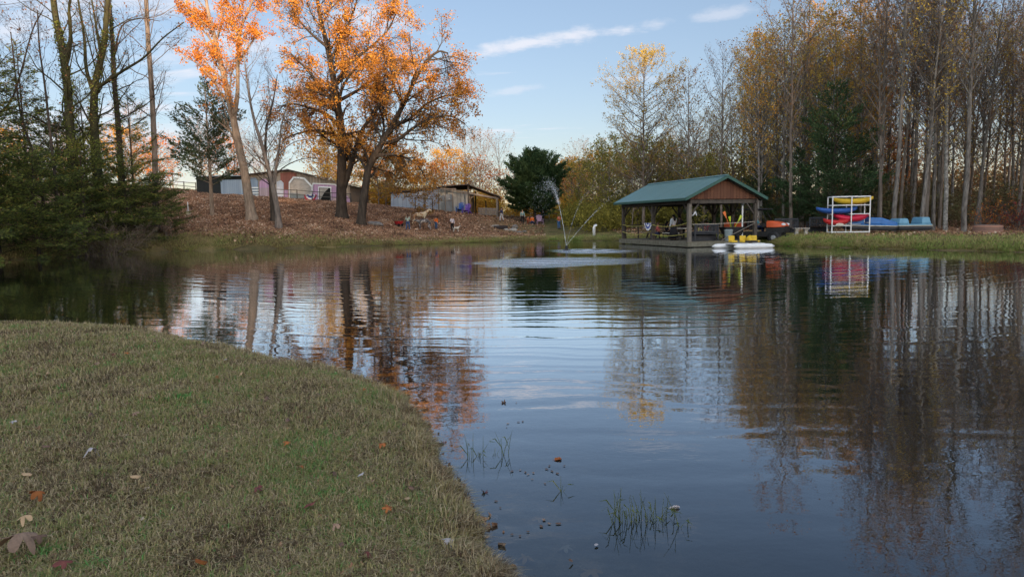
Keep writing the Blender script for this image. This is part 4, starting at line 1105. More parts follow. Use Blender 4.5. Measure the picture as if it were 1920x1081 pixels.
# deep wood closing the view behind the single trees: foliage from the ground to the treetops
def deep(n, p0, p1, d0, d1, hmax, seed, lo=0.):
    rng = np.random.default_rng(seed); px = rng.uniform(p0, p1, n); d = rng.uniform(d0, d1, n); x = np.array([xat(a, b) for a, b in zip(px, d)])
    H = hmax * (.8 + .2 * vnoise(x, d, 9, seed)); h = H * (lo + (1 - lo) * rng.random(n) ** 1.35)
    keepm = rng.random(n) < np.clip(.6 + .6 * vnoise(x, h * 1.4 + d, 5, seed + 1), .1, 1)
    x, d, h = x[keepm], d[keepm], h[keepm]
    return np.stack([x, d, land(x, d) + h], 1)
P = deep(90000, 1400, 2350, 76, 100, 12.5, 96)
mass('deep_wood', P, .22, L_['rust'], 97, 'brown-gold mass of the wood seen between the right-hand trunks', cat='wood', tint=np.clip(.22 + .25 * vnoise(P[:, 0], P[:, 2], 6, 8) + np.random.default_rng(1).normal(0, .2, len(P)), 0, 1))
P = deep(40000, 1560, 2400, 88, 106, 7.5, 102)
mass('deep_wood', P, .45, L_['brownbush'], 103, 'dark tangled understorey far inside the right-hand wood', cat='wood')
P = deep(20000, 1230, 1460, 84, 100, 9, 98)
mass('deep_wood', P, .4, L_['tulip'], 99, 'low yellow-brown mass of the wood behind the pavilion', cat='wood')
# ridge of woods behind the camera, on the rise that shades the pond
rng = np.random.default_rng(100); n = 26000
x = rng.uniform(-190, 230, n); y = rng.uniform(-105, -78, n); h = rng.random(n) ** .8 * (6.0 + 2.5 * vnoise(x, y, 12, 77) + np.clip(x, 0, 60) * .05)
mass('ridge_wood', np.stack([x, y, land(x, y) + h], 1), 1.3, L_['rust'], 101, 'wood on the rise across from the pond', cat='wood')
# bare brush at the left water edge
def brush(name, px, d, n, h, w, seed, bark, label, leaf=None):
    rng = np.random.default_rng(seed); T = Tubes(); A = []; b = np.array([0., 0, -.1])
    for i in range(n):
        a = rng.uniform(0, 2*PI); e = rng.uniform(.2, 1.15); dv = np.array([math.cos(a) * math.sin(e), math.sin(a) * math.sin(e), math.cos(e)])
        P = wander(b + rng.normal(0, .25 * w, 3) * (1, 1, 0), dv, h * rng.uniform(.5, 1.2), 6, rng, .14, -.02); T.add(P, .018, .004, 3); 
        branch(T, A, P, .012, 0, [dict(n=8, t0=.2, len=.4, ang=.7, r=.6, up=.0, seg=3, k=3, wob=.15, leafy=True), dict(n=4, t0=.2, len=.5, ang=.6, r=.6, up=0, seg=2, k=3, wob=.1)], rng)
    lp = leaf_points(A, 1, .08, rng, lambda Q: rng.random(len(Q)) < .35)
    root = thing(name, label, 'shrub', G(px, d)); V, F = T.mesh(); np_mesh('stems', V, F, bark, root); V, F = cards(lp, .1, rng)
    np_mesh('leaves', V, F, leaf or L_['brownbush'], root, attr={'tint': ('FACE', rng.random(len(F)))}); root['group'] = 'brambles at the left water edge'; return root
M['pale_twig'] = mat('pale_twigs', (.3, .24, .19), .9, (.16, .12, .1), 3)
brush('bramble', 200, 43.6, 34, 2.6, 1.2, 111, M['pale_twig'], 'pale bare bramble leaning over the dark water')
brush('bramble', 155, 42.4, 26, 1.9, 1., 112, M['twig'], 'brown bramble left of the pale bare one')
brush('bramble', 255, 46.4, 26, 1.9, 1.2, 113, M['pale_twig'], 'low bramble right of the pale bare one')
brush('bramble', 318, 49, 16, 1.3, .8, 114, M['pale_twig'], 'small straw-coloured bramble at the right end of the thicket', L_['litter'])
brush('bramble', 1872, 45, 26, 2.4, 1.6, 115, M['twig'], 'low shrub with rust-orange leaves behind the fire pit', L_['orange'])['group'] = 'shrubs by the fire pit'
brush('bramble', 1925, 43, 26, 2.2, 1.4, 116, M['twig'], 'crimson-leaved shrub near the right edge', leafmat('crimson_leaves', [(0, (.1, .015, .02)), (1, (.3, .03, .05))], .3))['group'] = 'shrubs by the fire pit'

# ------------------------------------------------------------ single fallen leaves on the lawn and on the water
def leaf_outline(lobes, seed):
    r = random.Random(seed); pts = []
    n = 56
    for i in range(n):
        t = i / n * 2 * PI
        rr = .2 + .32 * abs(math.cos(t * lobes / 2)) ** 1.3 * (1.0 - .25 * math.cos(t)) * (1 + .1 * math.sin(5 * t + seed)) + r.uniform(-.02, .02) if lobes > 3 else .3 + .14 * abs(math.cos(t)) ** 1.5 + r.uniform(-.02, .02)
        pts.append((rr * math.cos(t) * 1.15, rr * math.sin(t)))
    return pts
def leaf_mesh(name, lobes, curl, seed, mt, edge=0.):
    r = random.Random(seed); out = leaf_outline(lobes, seed); n = len(out); rings = [0.02, .3, .55, .8, 1.]
    vs = []; fs = []
    for k in rings:
        for x, y in out:
            X, Y = x * k, y * k; z = curl * (abs(Y) ** 1.7 * 2.2 + max(0, X) ** 2 * .9) * (-1) + .03 * math.sin(9 * X + seed) * k + .02 * math.sin(13 * Y)
            vs.append((X, Y, z))
    for i in range(len(rings) - 1):
        for j in range(n):
            j2 = (j + 1) % n; fs.append((i*n+j, i*n+j2, (i+1)*n+j2, (i+1)*n+j))
    m = MB(); m.add(vs, fs); m.tube([(-.4, 0, 0), (-.62, .05, .02), (-.8, .03, .05)], [.018, .014, .012], 5)
    return m
LM = {'tan': mat('tan_dead_leaf', (.36, .24, .17), .8, (.22, .14, .1), 25), 'brown': mat('brown_dead_leaf', (.2, .12, .085), .8, (.1, .06, .045), 25),
      'orange': mat('orange_dead_leaf', (.42, .15, .04), .7, (.18, .05, .02), 18), 'red': mat('red_dead_leaf', (.2, .06, .05), .8, (.1, .035, .03), 25), 'pale': mat('pale_underside_leaf', (.5, .46, .46), .7, (.33, .3, .31), 25),
      'gold': mat('buff_dead_leaf', (.5, .34, .2), .7, (.4, .26, .15), 25)}
def lawn_pt(px, py):
    z = .25
    for _ in range(6):
        x, y = bank_pt(px, py, z); z = gz(x, y)
    return Vector((x, y, z))
def fallen(px, py, size, kind, label, lobes=5, curl=.5, seed=1, rz=0, tilt=0., z=None, group=None, name='fallen_leaf', squash=1.):
    size *= .72
    p = lawn_pt(px, py) if z is None else Vector((*bank_pt(px, py, z), z))
    o = leaf_mesh(name, lobes, curl, seed, None).build(name, LM[kind])
    for v in o.data.vertices: v.co = Vector((v.co.x * size, v.co.y * size * squash, v.co.z * size))
    if z is not None and size < .04:
        for v in o.data.vertices: v.co.z *= .25
    E_ = Euler((tilt, tilt * .6, rz)); zs_ = min((E_.to_matrix() @ v.co).z for v in o.data.vertices)
    o.location = p + Vector((0, 0, -zs_ + (.03 if z is None else (-.012 if size > .04 else -.001)))); o.rotation_euler = E_
    return tag(o, label, 'leaf', group)
gl_ = 'fallen leaves lying on the near lawn'
fallen(46, 1050, .19, 'tan', 'large curled tan leaf with pointed lobes at the bottom left of the lawn', 5, .9, 3, 1.2, .15, group=gl_)
fallen(74, 1026, .1, 'brown', 'small reddish brown leaf touching the large curled tan leaf', 5, .6, 4, .5, .1, group=gl_)
fallen(76, 949, .1, 'orange', 'crumpled bright orange-brown leaf in the left part of the lawn', 5, 1.2, 5, .9, .4, group=gl_)
fallen(175, 866, .12, 'pale', 'pale grey curled leaf in the left half of the lawn', 7, .9, 6, 2.4, .2, group=gl_)
fallen(52, 900, .075, 'gold', 'buff leaf near the left edge of the lawn', 3, .3, 7, 0, .2, group=gl_)
fallen(842, 1036, .1, 'pale', 'whitish leaf close to the water edge at the bottom', 5, .7, 8, .7, .3, group=gl_)
fallen(764, 945, .06, 'gold', 'small buff leaf near the water edge, above the whitish one', 3, .4, 9, 1.2, .1, group=gl_)
fallen(380, 1073, .1, 'orange', 'orange-tan leaf standing on edge at the bottom of the lawn', 3, .4, 10, 1.1, .9, group=gl_, squash=.5)
fallen(122, 1074, .1, 'red', 'dark red leaf at the very bottom left', 5, .5, 11, .2, .1, group=gl_)
fallen(204, 829, .06, 'gold', 'pale buff leaf above the grey curled one', 3, .6, 12, 1.9, .4, group=gl_)
fallen(88, 846, .07, 'brown', 'brown leaf lying flat left of the pale buff one', 3, .5, 13, .1, .1, group=gl_)
rl = random.Random(12)
for i, (px, py) in enumerate([(240,668),(213,672),(277,670),(290,646),(380,650),(424,680),(90,710),(252,788),(255,905),(170,792),(290,790),(540,796),(566,885),(598,748),(622,733),(540,842),(627,903),(482,932),(630,1003),(690,1058),(728,970),(772,925),(716,846),(730,820),(676,902),(580,962),(46,996),(405,718),(455,710),(350,610),(180,690),(24,800),(756,808),(735,740),(684,738),(640,1035),(312,736),(500,760)]):
    fallen(px, py, rl.uniform(.05, .09), rl.choice(['tan', 'brown', 'brown', 'pale', 'gold', 'orange', 'red']), 'small dry fallen leaf on the near lawn', rl.choice([3, 5, 5, 7]), rl.uniform(.3, 1.1), 20 + i, rl.uniform(0, 6), rl.uniform(0, .4), group='small leaves scattered over the near lawn')
gw = 'leaves floating on the pond'
fallen(1046, 859, .075, 'orange', 'orange-brown curled leaf floating beside the single reed stem', 3, -.9, 50, .3, .2, z=.01, group=gw)
fallen(1265, 949, .085, 'pale', 'white curled leaf floating right of the large reed clump', 3, -.8, 51, .1, .1, z=.01, group=gw, squash=.5)
fallen(880, 948, .08, 'brown', 'dark leaf floating against the near bank', 5, -.8, 52, .7, .3, z=.01, group=gw)
fallen(908, 920, .06, 'red', 'reddish leaf floating just off the near bank', 5, -.7, 53, 2, .3, z=.01, group=gw)
fallen(832, 828, .06, 'red', 'dark red leaf floating where the orange reflection ends', 5, -.8, 54, 2, .2, z=.01, group=gw)
fallen(800, 795, .09, 'brown', 'brown leaf caught on the corner of the near bank', 5, -.6, 55, 1, .2, z=.01, group=gw)
fallen(1070, 1052, .045, 'brown', 'tiny dark leaf floating at the bottom of the picture', 3, -1, 56, 1, .6, z=.01, group=gw)
fallen(945, 753, .06, 'brown', 'dark curled leaf floating farthest out on the calm water', 5, -.9, 57, .2, .2, z=.01, group=gw)
fallen(1118, 1020, .04, 'pale', 'tiny pale leaf floating below the large reed clump', 3, -.4, 58, 1, .1, z=.01, group=gw)
for i, (px, py) in enumerate([(968,754),(952,793),(972,790),(980,789),(950,800),(960,882),(975,880),(985,884),(990,888),(1000,885),(998,897),(1025,878),(1035,882),(1045,886),(1030,872),(1058,872),(1022,905),(1020,973),(1030,980),(1015,985),(960,1000),(975,1003),(990,995),(1047,980),(938,950),(930,938)]):
    fallen(px, py, rl.uniform(.022, .045), rl.choice(['brown', 'brown', 'tan']), 'tiny leaf scrap floating on the near water', 3, -.03, 70 + i, rl.uniform(0, 6), 0, z=.006, group='leaf scraps floating near the reeds')
# drowned pale leaves on the shallow bed
for i, (px, py, s) in enumerate([(1110,1040,.2),(1060,1000,.15),(985,1030,.16),(900,1000,.12),(1150,1060,.14),(930,960,.1),(1010,950,.12),(960,1050,.13)]):
    z = -.12; p = bank_pt(px, py, 0); 
    o = leaf_mesh('drowned_leaf', 5, .3, 120 + i, None).build('drowned_leaf', LM['pale' if i % 2 else 'gold'], smooth=True)
    for v in o.data.vertices: v.co *= s * .55
    o.location = (p[0], p[1], gz(*p) + .03); o.rotation_euler.z = i
    tag(o, 'pale oak leaf lying under the shallow water by the bank', 'leaf', 'drowned leaves in the shallows')

# ------------------------------------------------------------ reeds standing in the water
L_['reed'] = leafmat('reed_blades', [(0, (.06, .07, .02)), (.5, (.12, .16, .04)), (1, (.25, .24, .1))], .3, .6, .1)
def reeds(px, py, stems, label, spread, seed):
    r = random.Random(seed); p = Vector((*bank_pt(px, py, 0), -.15)); root = thing('reed_clump', label, 'reeds', p, 0, 'reed clumps in the near water')
    m = MB()
    for i in range(stems):
        bx, by = r.uniform(-spread, spread), r.uniform(-spread * .4, spread * .4); h = r.uniform(.16, .34); a = r.uniform(0, 6.3); ln = r.uniform(0, .35)
        bend = r.random() < .18
        pts = [(bx + math.cos(a) * ln * h * t * t, by + math.sin(a) * ln * h * t * t, h * (t if not bend else min(t, 1.3 - t * .6))) for t in (0, .3, .6, .8, 1)]
        m.tube(pts, [.0022, .0022, .0018, .0014, .0006], 4)
        if r.random() < .7:
            t = r.uniform(.45, .8); q = Vector(pts[2]); b = q + Vector((math.cos(a + 1.5) * .05, math.sin(a + 1.5) * .05, .07)); e = b + Vector((math.cos(a + 1.5) * .05, math.sin(a + 1.5) * .05, -.01))
            m.add([q + Vector((0, 0, .003)), q - Vector((0, 0, .003)), b - Vector((.002, 0, .003)), b + Vector((.002, 0, .003)), e], [(0, 1, 2, 3), (3, 2, 4)])
    ob = m.build('blades', L_['reed'], root)
    a = ob.data.attributes.new('tint', 'FLOAT', 'FACE'); a.data.foreach_set('value', np.random.default_rng(seed).uniform(.2, .9, len(ob.data.polygons)).astype(np.float32))
reeds(1190, 975, 26, 'largest green reed clump standing in the near water', .14, 1)
reeds(1232, 975, 12, 'thinner reeds at the right side of the largest clump', .12, 2)
reeds(1285, 985, 4, 'few short reeds right of the large clump', .04, 3)
reeds(892, 855, 10, 'small reed clump close to the near bank', .06, 4)
reeds(935, 852, 7, 'small reed clump, second from the near bank', .07, 5)
reeds(1050, 920, 2, 'single reed stem below the floating orange leaf', .01, 6)
# ------------------------------------------------------------ pavilion on the water
M['roof_green'] = boards('green_metal_roof', (.1, .2, .19), (.085, .175, .165), .3, 1, .45, .8, .5, (.12, .23, .22))
M['gable'] = boards('red_brown_boards', (.16, .075, .045), (.1, .045, .03), .22, 0)
M['deck_floor'] = boards('deck_boards', (.22, .2, .16), (.13, .12, .09), .14, 1)
M['yellow'] = mat('yellow_plastic', (.62, .42, .04), .5, (.62, .4, .02), 4)
M['orange'] = mat('orange_paint', (.6, .1, .03), .4, (.52, .08, .02), 3)
M['blue'] = mat('blue_plastic', (.03, .11, .4), .45, (.025, .09, .32), 3)
M['blue2'] = mat('pedal_boat_blue', (.035, .16, .44), .45, (.03, .13, .36), 3)
M['lightblue'] = mat('light_blue_plastic', (.15, .34, .48), .45, (.11, .27, .4), 3)
M['red'] = mat('red_plastic', (.45, .03, .03), .45, (.5, .025, .03), 3)
M['crimson'] = mat('crimson_plastic', (.55, .02, .06), .4, (.45, .015, .05), 3)
M['purple'] = mat('purple_plastic', (.16, .08, .42), .45)
M['teal'] = mat('teal_cloth', (.1, .35, .4), .8)
ang = math.atan2(.961, -.275) - PI / 2            # long axis runs away from the camera, to the left
A0 = Vector((10.55, 40.56, 0))
PAV = thing('pavilion', 'open timber pavilion with green metal gable roof on a deck over the pond', 'pavilion', A0, ang)
# local frame: y runs along the building (0..9), x across (0..4.5)
DZ = .34; EZ = 2.92; RZ = 4.24; W_ = 4.5; L0 = 9.0
def roof_side(sgn):
    ex = -.5 if sgn < 0 else W_ + .5; t = .07; rx = W_ / 2; y0, y1 = -.45, L0 + .5
    return MB().add([(ex, y0, EZ), (rx, y0, RZ), (rx, y1, RZ), (ex, y1, EZ), (ex, y0, EZ - t), (rx, y0, RZ - t), (rx, y1, RZ - t), (ex, y1, EZ - t)],
                    [(0, 1, 2, 3), (4, 7, 6, 5), (0, 4, 5, 1), (2, 6, 7, 3), (0, 3, 7, 4)])
rf = roof_side(-1).build('roof', M['roof_green'], PAV)
rr = MB(); rr.v = list(roof_side(1).v); rr.f = list(roof_side(1).f); rr.build('roof', M['roof_green'], PAV)
M['trim_green'] = mat('green_trim', (.035, .1, .085), .5, (.03, .085, .07))
fas = MB()
for y in (-.47, L0 + .52):
    fas.bar((-.53, y, EZ - .09), (W_ / 2, y, RZ - .09), .04, .17); fas.bar((W_ / 2, y, RZ - .09), (W_ + .53, y, EZ - .09), .04, .17)
for x in (-.53, W_ + .53): fas.bar((x, -.45, EZ - .1), (x, L0 + .5, EZ - .1), .04, .13)
fas.build('fascia', M['trim_green'], PAV)
rc = MB(); rc.prism([(W_/2 - .16, RZ - .04), (W_/2, RZ + .045), (W_/2 + .16, RZ - .04), (W_/2, RZ + .0)], L0 + .97, 'y', -.46); rc.build('ridge_cap', M['roof_green'], PAV)
for y in (-.12, L0 + .1):
    gb = MB(); gb.prism([(-.3, EZ - .08), (W_ + .3, EZ - .08), (W_ / 2, RZ - .11)], .04, 'y', y); gb.build('gable', M['gable'], PAV)
bm_ = MB()
for x in (0, W_): bm_.box((x, L0 / 2, EZ - .22), (.12, L0 + .4, .24))
for y in (0, 4.5, 9): bm_.box((W_ / 2, y, EZ - .225), (W_ - .13, .1, .23))
bm_.build('roof_beam', M['wood_dark'], PAV)
rt = MB()
for k in range(16):
    y = -.2 + k * .62
    rt.bar((-.4, y, EZ - .12 ), (W_ / 2, y, RZ - .15), .05, .1); rt.bar((W_ / 2, y, RZ - .15), (W_ + .4, y, EZ - .12), .05, .1)
rt.build('rafters', M['wood_dark'], PAV)
for (x, y) in ((0, 0), (0, 4.5), (0, 9), (W_, 0), (W_, 4.5), (W_, 9), (W_, 2.4)):
    lo = -1.3 if sdist([A0.x], [A0.y])[0] < 0 else -.2
    q = MB(); q.box((x, y, (EZ - .34 + lo) / 2), (.2, .2, EZ - .34 - lo)); q.build('post', M['wood_grey'] if (x, y) == (0, 0) else M['wood_dark'], PAV, bevel=.012)
    br = MB()
    for s in (-1, 1):
        if 0 <= y + s * .6 <= L0: br.bar((x, y + s * .09, EZ - 1.0), (x, y + s * .62, EZ - .36), .08)
        xx = x + s * .6
        if 0 < xx < W_: br.bar((x + s * .09, y, EZ - 1.0), (xx, y, EZ - .36), .08)
    br.build('brace', M['wood_dark'], PAV)
dk = MB(); dk.box((W_ / 2, L0 / 2, DZ - .03), (W_ + .5, L0 + .5, .06)); dk.build('deck', M['deck_floor'], PAV)
sk_ = MB()
for y in (-.23, L0 + .23): sk_.box((W_ / 2, y, DZ - .18), (W_ + .46, .06, .24))
for x in (-.23, W_ + .23): sk_.box((x, L0 / 2, DZ - .18), (.06, L0 + .4, .24))
sk_.build('deck_skirt', M['wood_deck'], PAV)
pf = MB()
for y in (.8, 3.4, 6.2, 8.4):
    for x in (.6, 3.8): pf.box((x, y, -.35), (.25, .25, 1.2))
pf.build('pile', M['wood_dark'], PAV)
def sag(a, b, s, n=12):
    a = Vector(a); b = Vector(b); return [a.lerp(b, t / n) + Vector((0, 0, -s * 4 * (t / n) * (1 - t / n))) for t in range(n + 1)]
for y0, y1 in ((0, 4.5), (4.5, 9)):
    for z, s in ((DZ + 1.0, .16), (DZ + .5 if y0 else DZ + .38, .22 if y0 else .12)):
        MB().tube(sag((-.11, y0 + .1, z + .1), (-.11, y1 - .1, z), s), .02, 5).build('rope', M['rope'], PAV)
MB().tube(sag((.1, -.11, DZ + 1.02), (W_ - .1, -.11, DZ + 1.12), .03), .02, 5).build('rope', M['rope_pale'], PAV)
# back railing along the bank side and far end
ra = MB(); ra.box((2.25, L0 + .05, DZ + .95), (4.2, .06, .08)); ra.box((2.25, L0 + .05, DZ + .5), (4.2, .05, .06))
for x in (.2, 1.2, 2.2, 3.2): ra.box((x, L0 + .05, DZ + .47), (.07, .07, .94))
ra.build('railing', M['wood_dark'], PAV)
def pav(x, y, z=0.): return PAV.matrix_basis_point(x, y, z) if False else (A0 + Matrix.Rotation(ang, 3, 'Z') @ Vector((x, y, z)))
# red, white and blue bunting: half-rosette of three bands
M['cloth_white'] = mat('white_cloth', (.75, .75, .78), .8); M['cloth_red'] = mat('red_cloth', (.5, .04, .06), .8); M['cloth_blue'] = mat('blue_cloth', (.04, .08, .4), .8)
def bunting(loc, rz, R_, label, order=('cloth_red', 'cloth_white', 'cloth_blue', 'cloth_white')):
    root = thing('bunting', label, 'bunting', loc, rz, 'patriotic half-round buntings')
    for k, mm in enumerate(order):
        ro, ri = R_ * (1 - k * .25), R_ * (1 - (k + 1) * .25) + .004; m = MB(); n = 20; vs = []
        for i in range(n + 1):
            a = PI + PI * i / n; rip = .035 * math.sin(i * 2.1)
            vs += [(ro * math.cos(a), rip * ro / R_, ro * math.sin(a)), (ri * math.cos(a), rip * ri / R_, ri * math.sin(a))]
        fs = [(2*i, 2*i+2, 2*i+3, 2*i+1) for i in range(n)]; m.add(vs, fs)
        nm = {'cloth_red': 'red_band', 'cloth_white': 'white_band', 'cloth_blue': 'blue_band'}[mm]
        o = m.build(nm, M[mm], root); sm = o.modifiers.new('thick', 'SOLIDIFY'); sm.thickness = .01
bunting(pav(-.16, 4.95, DZ + 1.12), ang + PI / 2, .5, 'red, white and blue bunting tied to the middle post of the pavilion', ('cloth_white', 'cloth_blue', 'cloth_white', 'cloth_blue'))
# white hook-shaped lamp bracket on the corner post
lp_ = MB(); lp_.tube([(0, 0, 0), (.08, -.02, .02), (.14, -.03, .12), (.19, -.04, .24)], [.02, .03, .05, .03], 6); lp_.tube([(.19, -.04, .24), (.24, -.04, .1), (.27, -.04, -.02)], [.04, .03, .015], 6)
tag(lp_.build('rag', M['cloth_white']), 'small white cloth hanging from the front corner post of the pavilion', 'cloth').location = pav(.12, -.08, 1.88)

# picnic tables on the deck
def picnic(x, y, rz, label, mt, cloth=False):
    root = thing('picnic_table', label, 'picnic table', pav(x, y, DZ), ang + rz, 'picnic tables under the pavilion')
    MB().box((0, 0, .74), (1.8, .7, .045)).build('table_top', mt, root, bevel=.008)
    for s in (-1, 1): MB().box((0, s * .7, .44), (1.8, .26, .04)).build('bench_seat', mt, root, bevel=.008)
    for s in (-1, 1):
        l = MB(); l.bar((s * .65, -.55, 0), (s * .65, -.22, .72), .05, .09); l.bar((s * .65, .55, 0), (s * .65, .22, .72), .05, .09); l.box((s * .65, 0, .4), (.05, 1.5, .08)); l.build('leg_frame', M['wood_dark'], root)
    return root
picnic(1.6, 6.9, PI / 2, 'picnic table toward the far end of the pavilion', M['wood_grey'])
picnic(1.7, 4.0, PI / 2, 'white-topped picnic table in the middle of the pavilion', M['white'])
picnic(3.4, 2.6, PI / 2, 'picnic table at the bank side of the pavilion', M['wood_dark'])
# slatted bench with high back near the open gable end
def slat_bench(name, loc, rz, w, label, mt, group=None, arms=True, skirt=False):
    root = thing(name, label, 'bench', loc, rz, group)
    b = MB(); b.box((0, .0, .44), (w, .5, .05)); b.build('seat', mt, root, bevel=.008)
    k = MB(); k.box((0, .25, .98), (w, .05, .09)); k.box((0, .25, .55), (w, .05, .07)); n = int(w / .1)
    for i in range(n): k.box((-w / 2 + .05 + (w - .1) * i / (n - 1), .25, .765), (.045, .025, .36))
    k.build('backrest', mt, root)
    for s in (-1, 1):
        for yy, h in ((-.2, .66), (.25, 1.02)): MB().box((s * (w / 2 + .035), yy, h / 2), (.065, .065, h)).build('leg', mt, root)
        if arms: MB().box((s * (w / 2 + .035), .0, .69), (.09, .58, .04)).build('armrest', mt, root)
    if skirt: MB().box((0, -.2, .2), (w, .03, .36)).build('front_panel', mt, root)
    return root
slat_bench('slatted_bench', pav(1.35, .55, DZ), ang + PI, 1.5, 'dark slatted bench with its back to the water inside the pavilion', M['charcoal'], skirt=False)
bb = MB(); bb.box((0, 0, .3), (1.7, .5, .58)); tag(bb.build('storage_box', M['charcoal'], bevel=.02), 'dark grey storage bench box on the front of the deck', 'storage box'); C.objects[-1].location = pav(1.4, .95, DZ) ; C.objects[-1].rotation_euler.z = ang
# grey tub and black cart full of paddles
root = thing('utility_cart', 'black tub cart holding paddles at the front of the deck', 'cart', pav(3.1, .25, DZ), ang)
cb_ = MB(); cb_.loft([[(-.5, -.28, .35), (.5, -.28, .35), (.5, .28, .35), (-.5, .28, .35)], [(-.75, -.36, .82), (.62, -.36, .82), (.62, .36, .82), (-.75, .36, .82)]]); cb_.build('tub', M['black'], root, bevel=.03)
for s in (-1, 1): MB().tube([(.3, s * .3, .17), (.3, s * .38, .17)], .17, 14).build('wheel', M['black'], root)
cl_ = MB(); cl_.bar((-.45, -.2, .35), (-.5, -.2, 0), .04); cl_.bar((-.45, .2, .35), (-.5, .2, 0), .04); cl_.bar((-.7, 0, .8), (-.2, .0, .1), .03); cl_.build('stand', M['black'], root)
root = thing('bucket', 'grey-blue plastic bin beside the black cart', 'bin', pav(2.65, -.02, DZ), 0)
MB().tube([(0, 0, 0), (0, 0, .6)], [.2, .25], 16).build('body', mat('grey_bin', (.26, .32, .34), .5), root); MB().tube([(0, 0, .6), (0, 0, .65), (0, 0, .68)], [.27, .27, .2], 16).build('lid', mat('grey_lid', (.3, .36, .38), .5), root)
M['lime'] = mat('lime_plastic', (.5, .62, .05), .5)
def paddle(a, b, mt, label):
    a = Vector(a); b = Vector(b); root = thing('paddle', label, 'paddle', a, 0, 'paddles standing in the cart')
    e = b - a; MB().tube([(0, 0, 0), e * .7], .018, 6).build('shaft', mt, root)
    u = e.normalized(); s_ = u.cross(Vector((0, 1, 0))).normalized() * .09; t = Vector((0, .015, 0)); p, q = e * .66, e
    MB().add([p - s_ * .3 - t, p + s_ * .3 - t, q + s_ - t, q - s_ - t, p - s_ * .3 + t, p + s_ * .3 + t, q + s_ + t, q - s_ + t], [(0, 1, 2, 3), (7, 6, 5, 4), (0, 4, 5, 1), (1, 5, 6, 2), (2, 6, 7, 3), (3, 7, 4, 0)]).build('blade', mt, root)
paddle(pav(3.0, .2, DZ + .6), pav(2.45, .2, DZ + 1.75), mat('orange_paddle', (.75, .2, .06), .5), 'orange paddle leaning left out of the cart')
paddle(pav(3.0, .2, DZ + .6), pav(2.78, .1, DZ + 1.45), M['lime'], 'upright lime-yellow paddle in the cart')
paddle(pav(3.1, .2, DZ + .6), pav(3.65, .15, DZ + 1.5), M['lime'], 'lime-yellow paddle leaning right out of the cart')
# white pole standing at the front edge
root = thing('patio_heater', 'thin white pole with flared grey head at the front edge of the deck', 'pole', pav(3.75, .2, DZ))
MB().tube([(0, 0, .05), (0, 0, 2.1)], .045, 8).build('pole', M['pvc'], root); MB().tube([(0, 0, 2.1), (0, 0, 2.25)], [.06, .13], 10).build('head', M['metal'], root); MB().tube([(0, 0, 0), (0, 0, .06)], .22, 14).build('base', M['metal'], root)
# gangway rail
tag(MB().tube([pav(2.0, -.3, DZ + .05), pav(4.3, -.3, DZ + 1.05)], .025, 6).build('grab_rail', M['wood_grey']), 'slanting pole leaning from the deck up to the right corner post', 'pole')

# ------------------------------------------------------------ pontoon pedal boat
def ploc(px, py, d): p = at(px, py, d); return Vector((p.x, p.y, 0))
pb = ploc(1393, 466, 38.6); root = thing('pontoon_boat', 'white twin-pontoon pedal boat with yellow seats moored at the pavilion', 'pedal boat', pb, rad(8))
def pontoon(x0, x1, y, r):
    n = 14; pts = []; rr = []
    for i in range(n):
        t = i / (n - 1); x = x0 + (x1 - x0) * t; pts.append((x, y, .1)); rr.append(r * min(1, (math.sin(PI * min(t, 1 - t) * 4.) if min(t, 1 - t) < .125 else 1)) * (.96) + .012)
    return MB().tube(pts, rr, 14)
pontoon(-.82, 1.62, -.52, .15).build('pontoon', M['pvc'], root, smooth=True); pontoon(-1.62, .8, .52, .15).build('pontoon', M['pvc'], root, smooth=True)
MB().box((.1, 0, .25), (1.9, 1.1, .06)).build('platform', M['white'], root, bevel=.02)
for x, y in ((.0, -.05), (.66, -.05), (-.5, .3)):
    s = MB(); s.box((x, y + .1, .52), (.36, .08, .36), rx=-.15); s.box((x, y - .1, .38), (.36, .38, .09)); s.build('seat', M['yellow'], root, bevel=.03)
s = MB(); s.tube([(.3, -.3, .32), (.3, -.15, .55), (.3, .05, .5)], [.12, .2, .06], 10); s.build('pedal_housing', M['yellow'], root, smooth=True)
MB().box((.3, -.34, .38), (.7, .24, .1)).build('pedals', M['black'], root, bevel=.02)

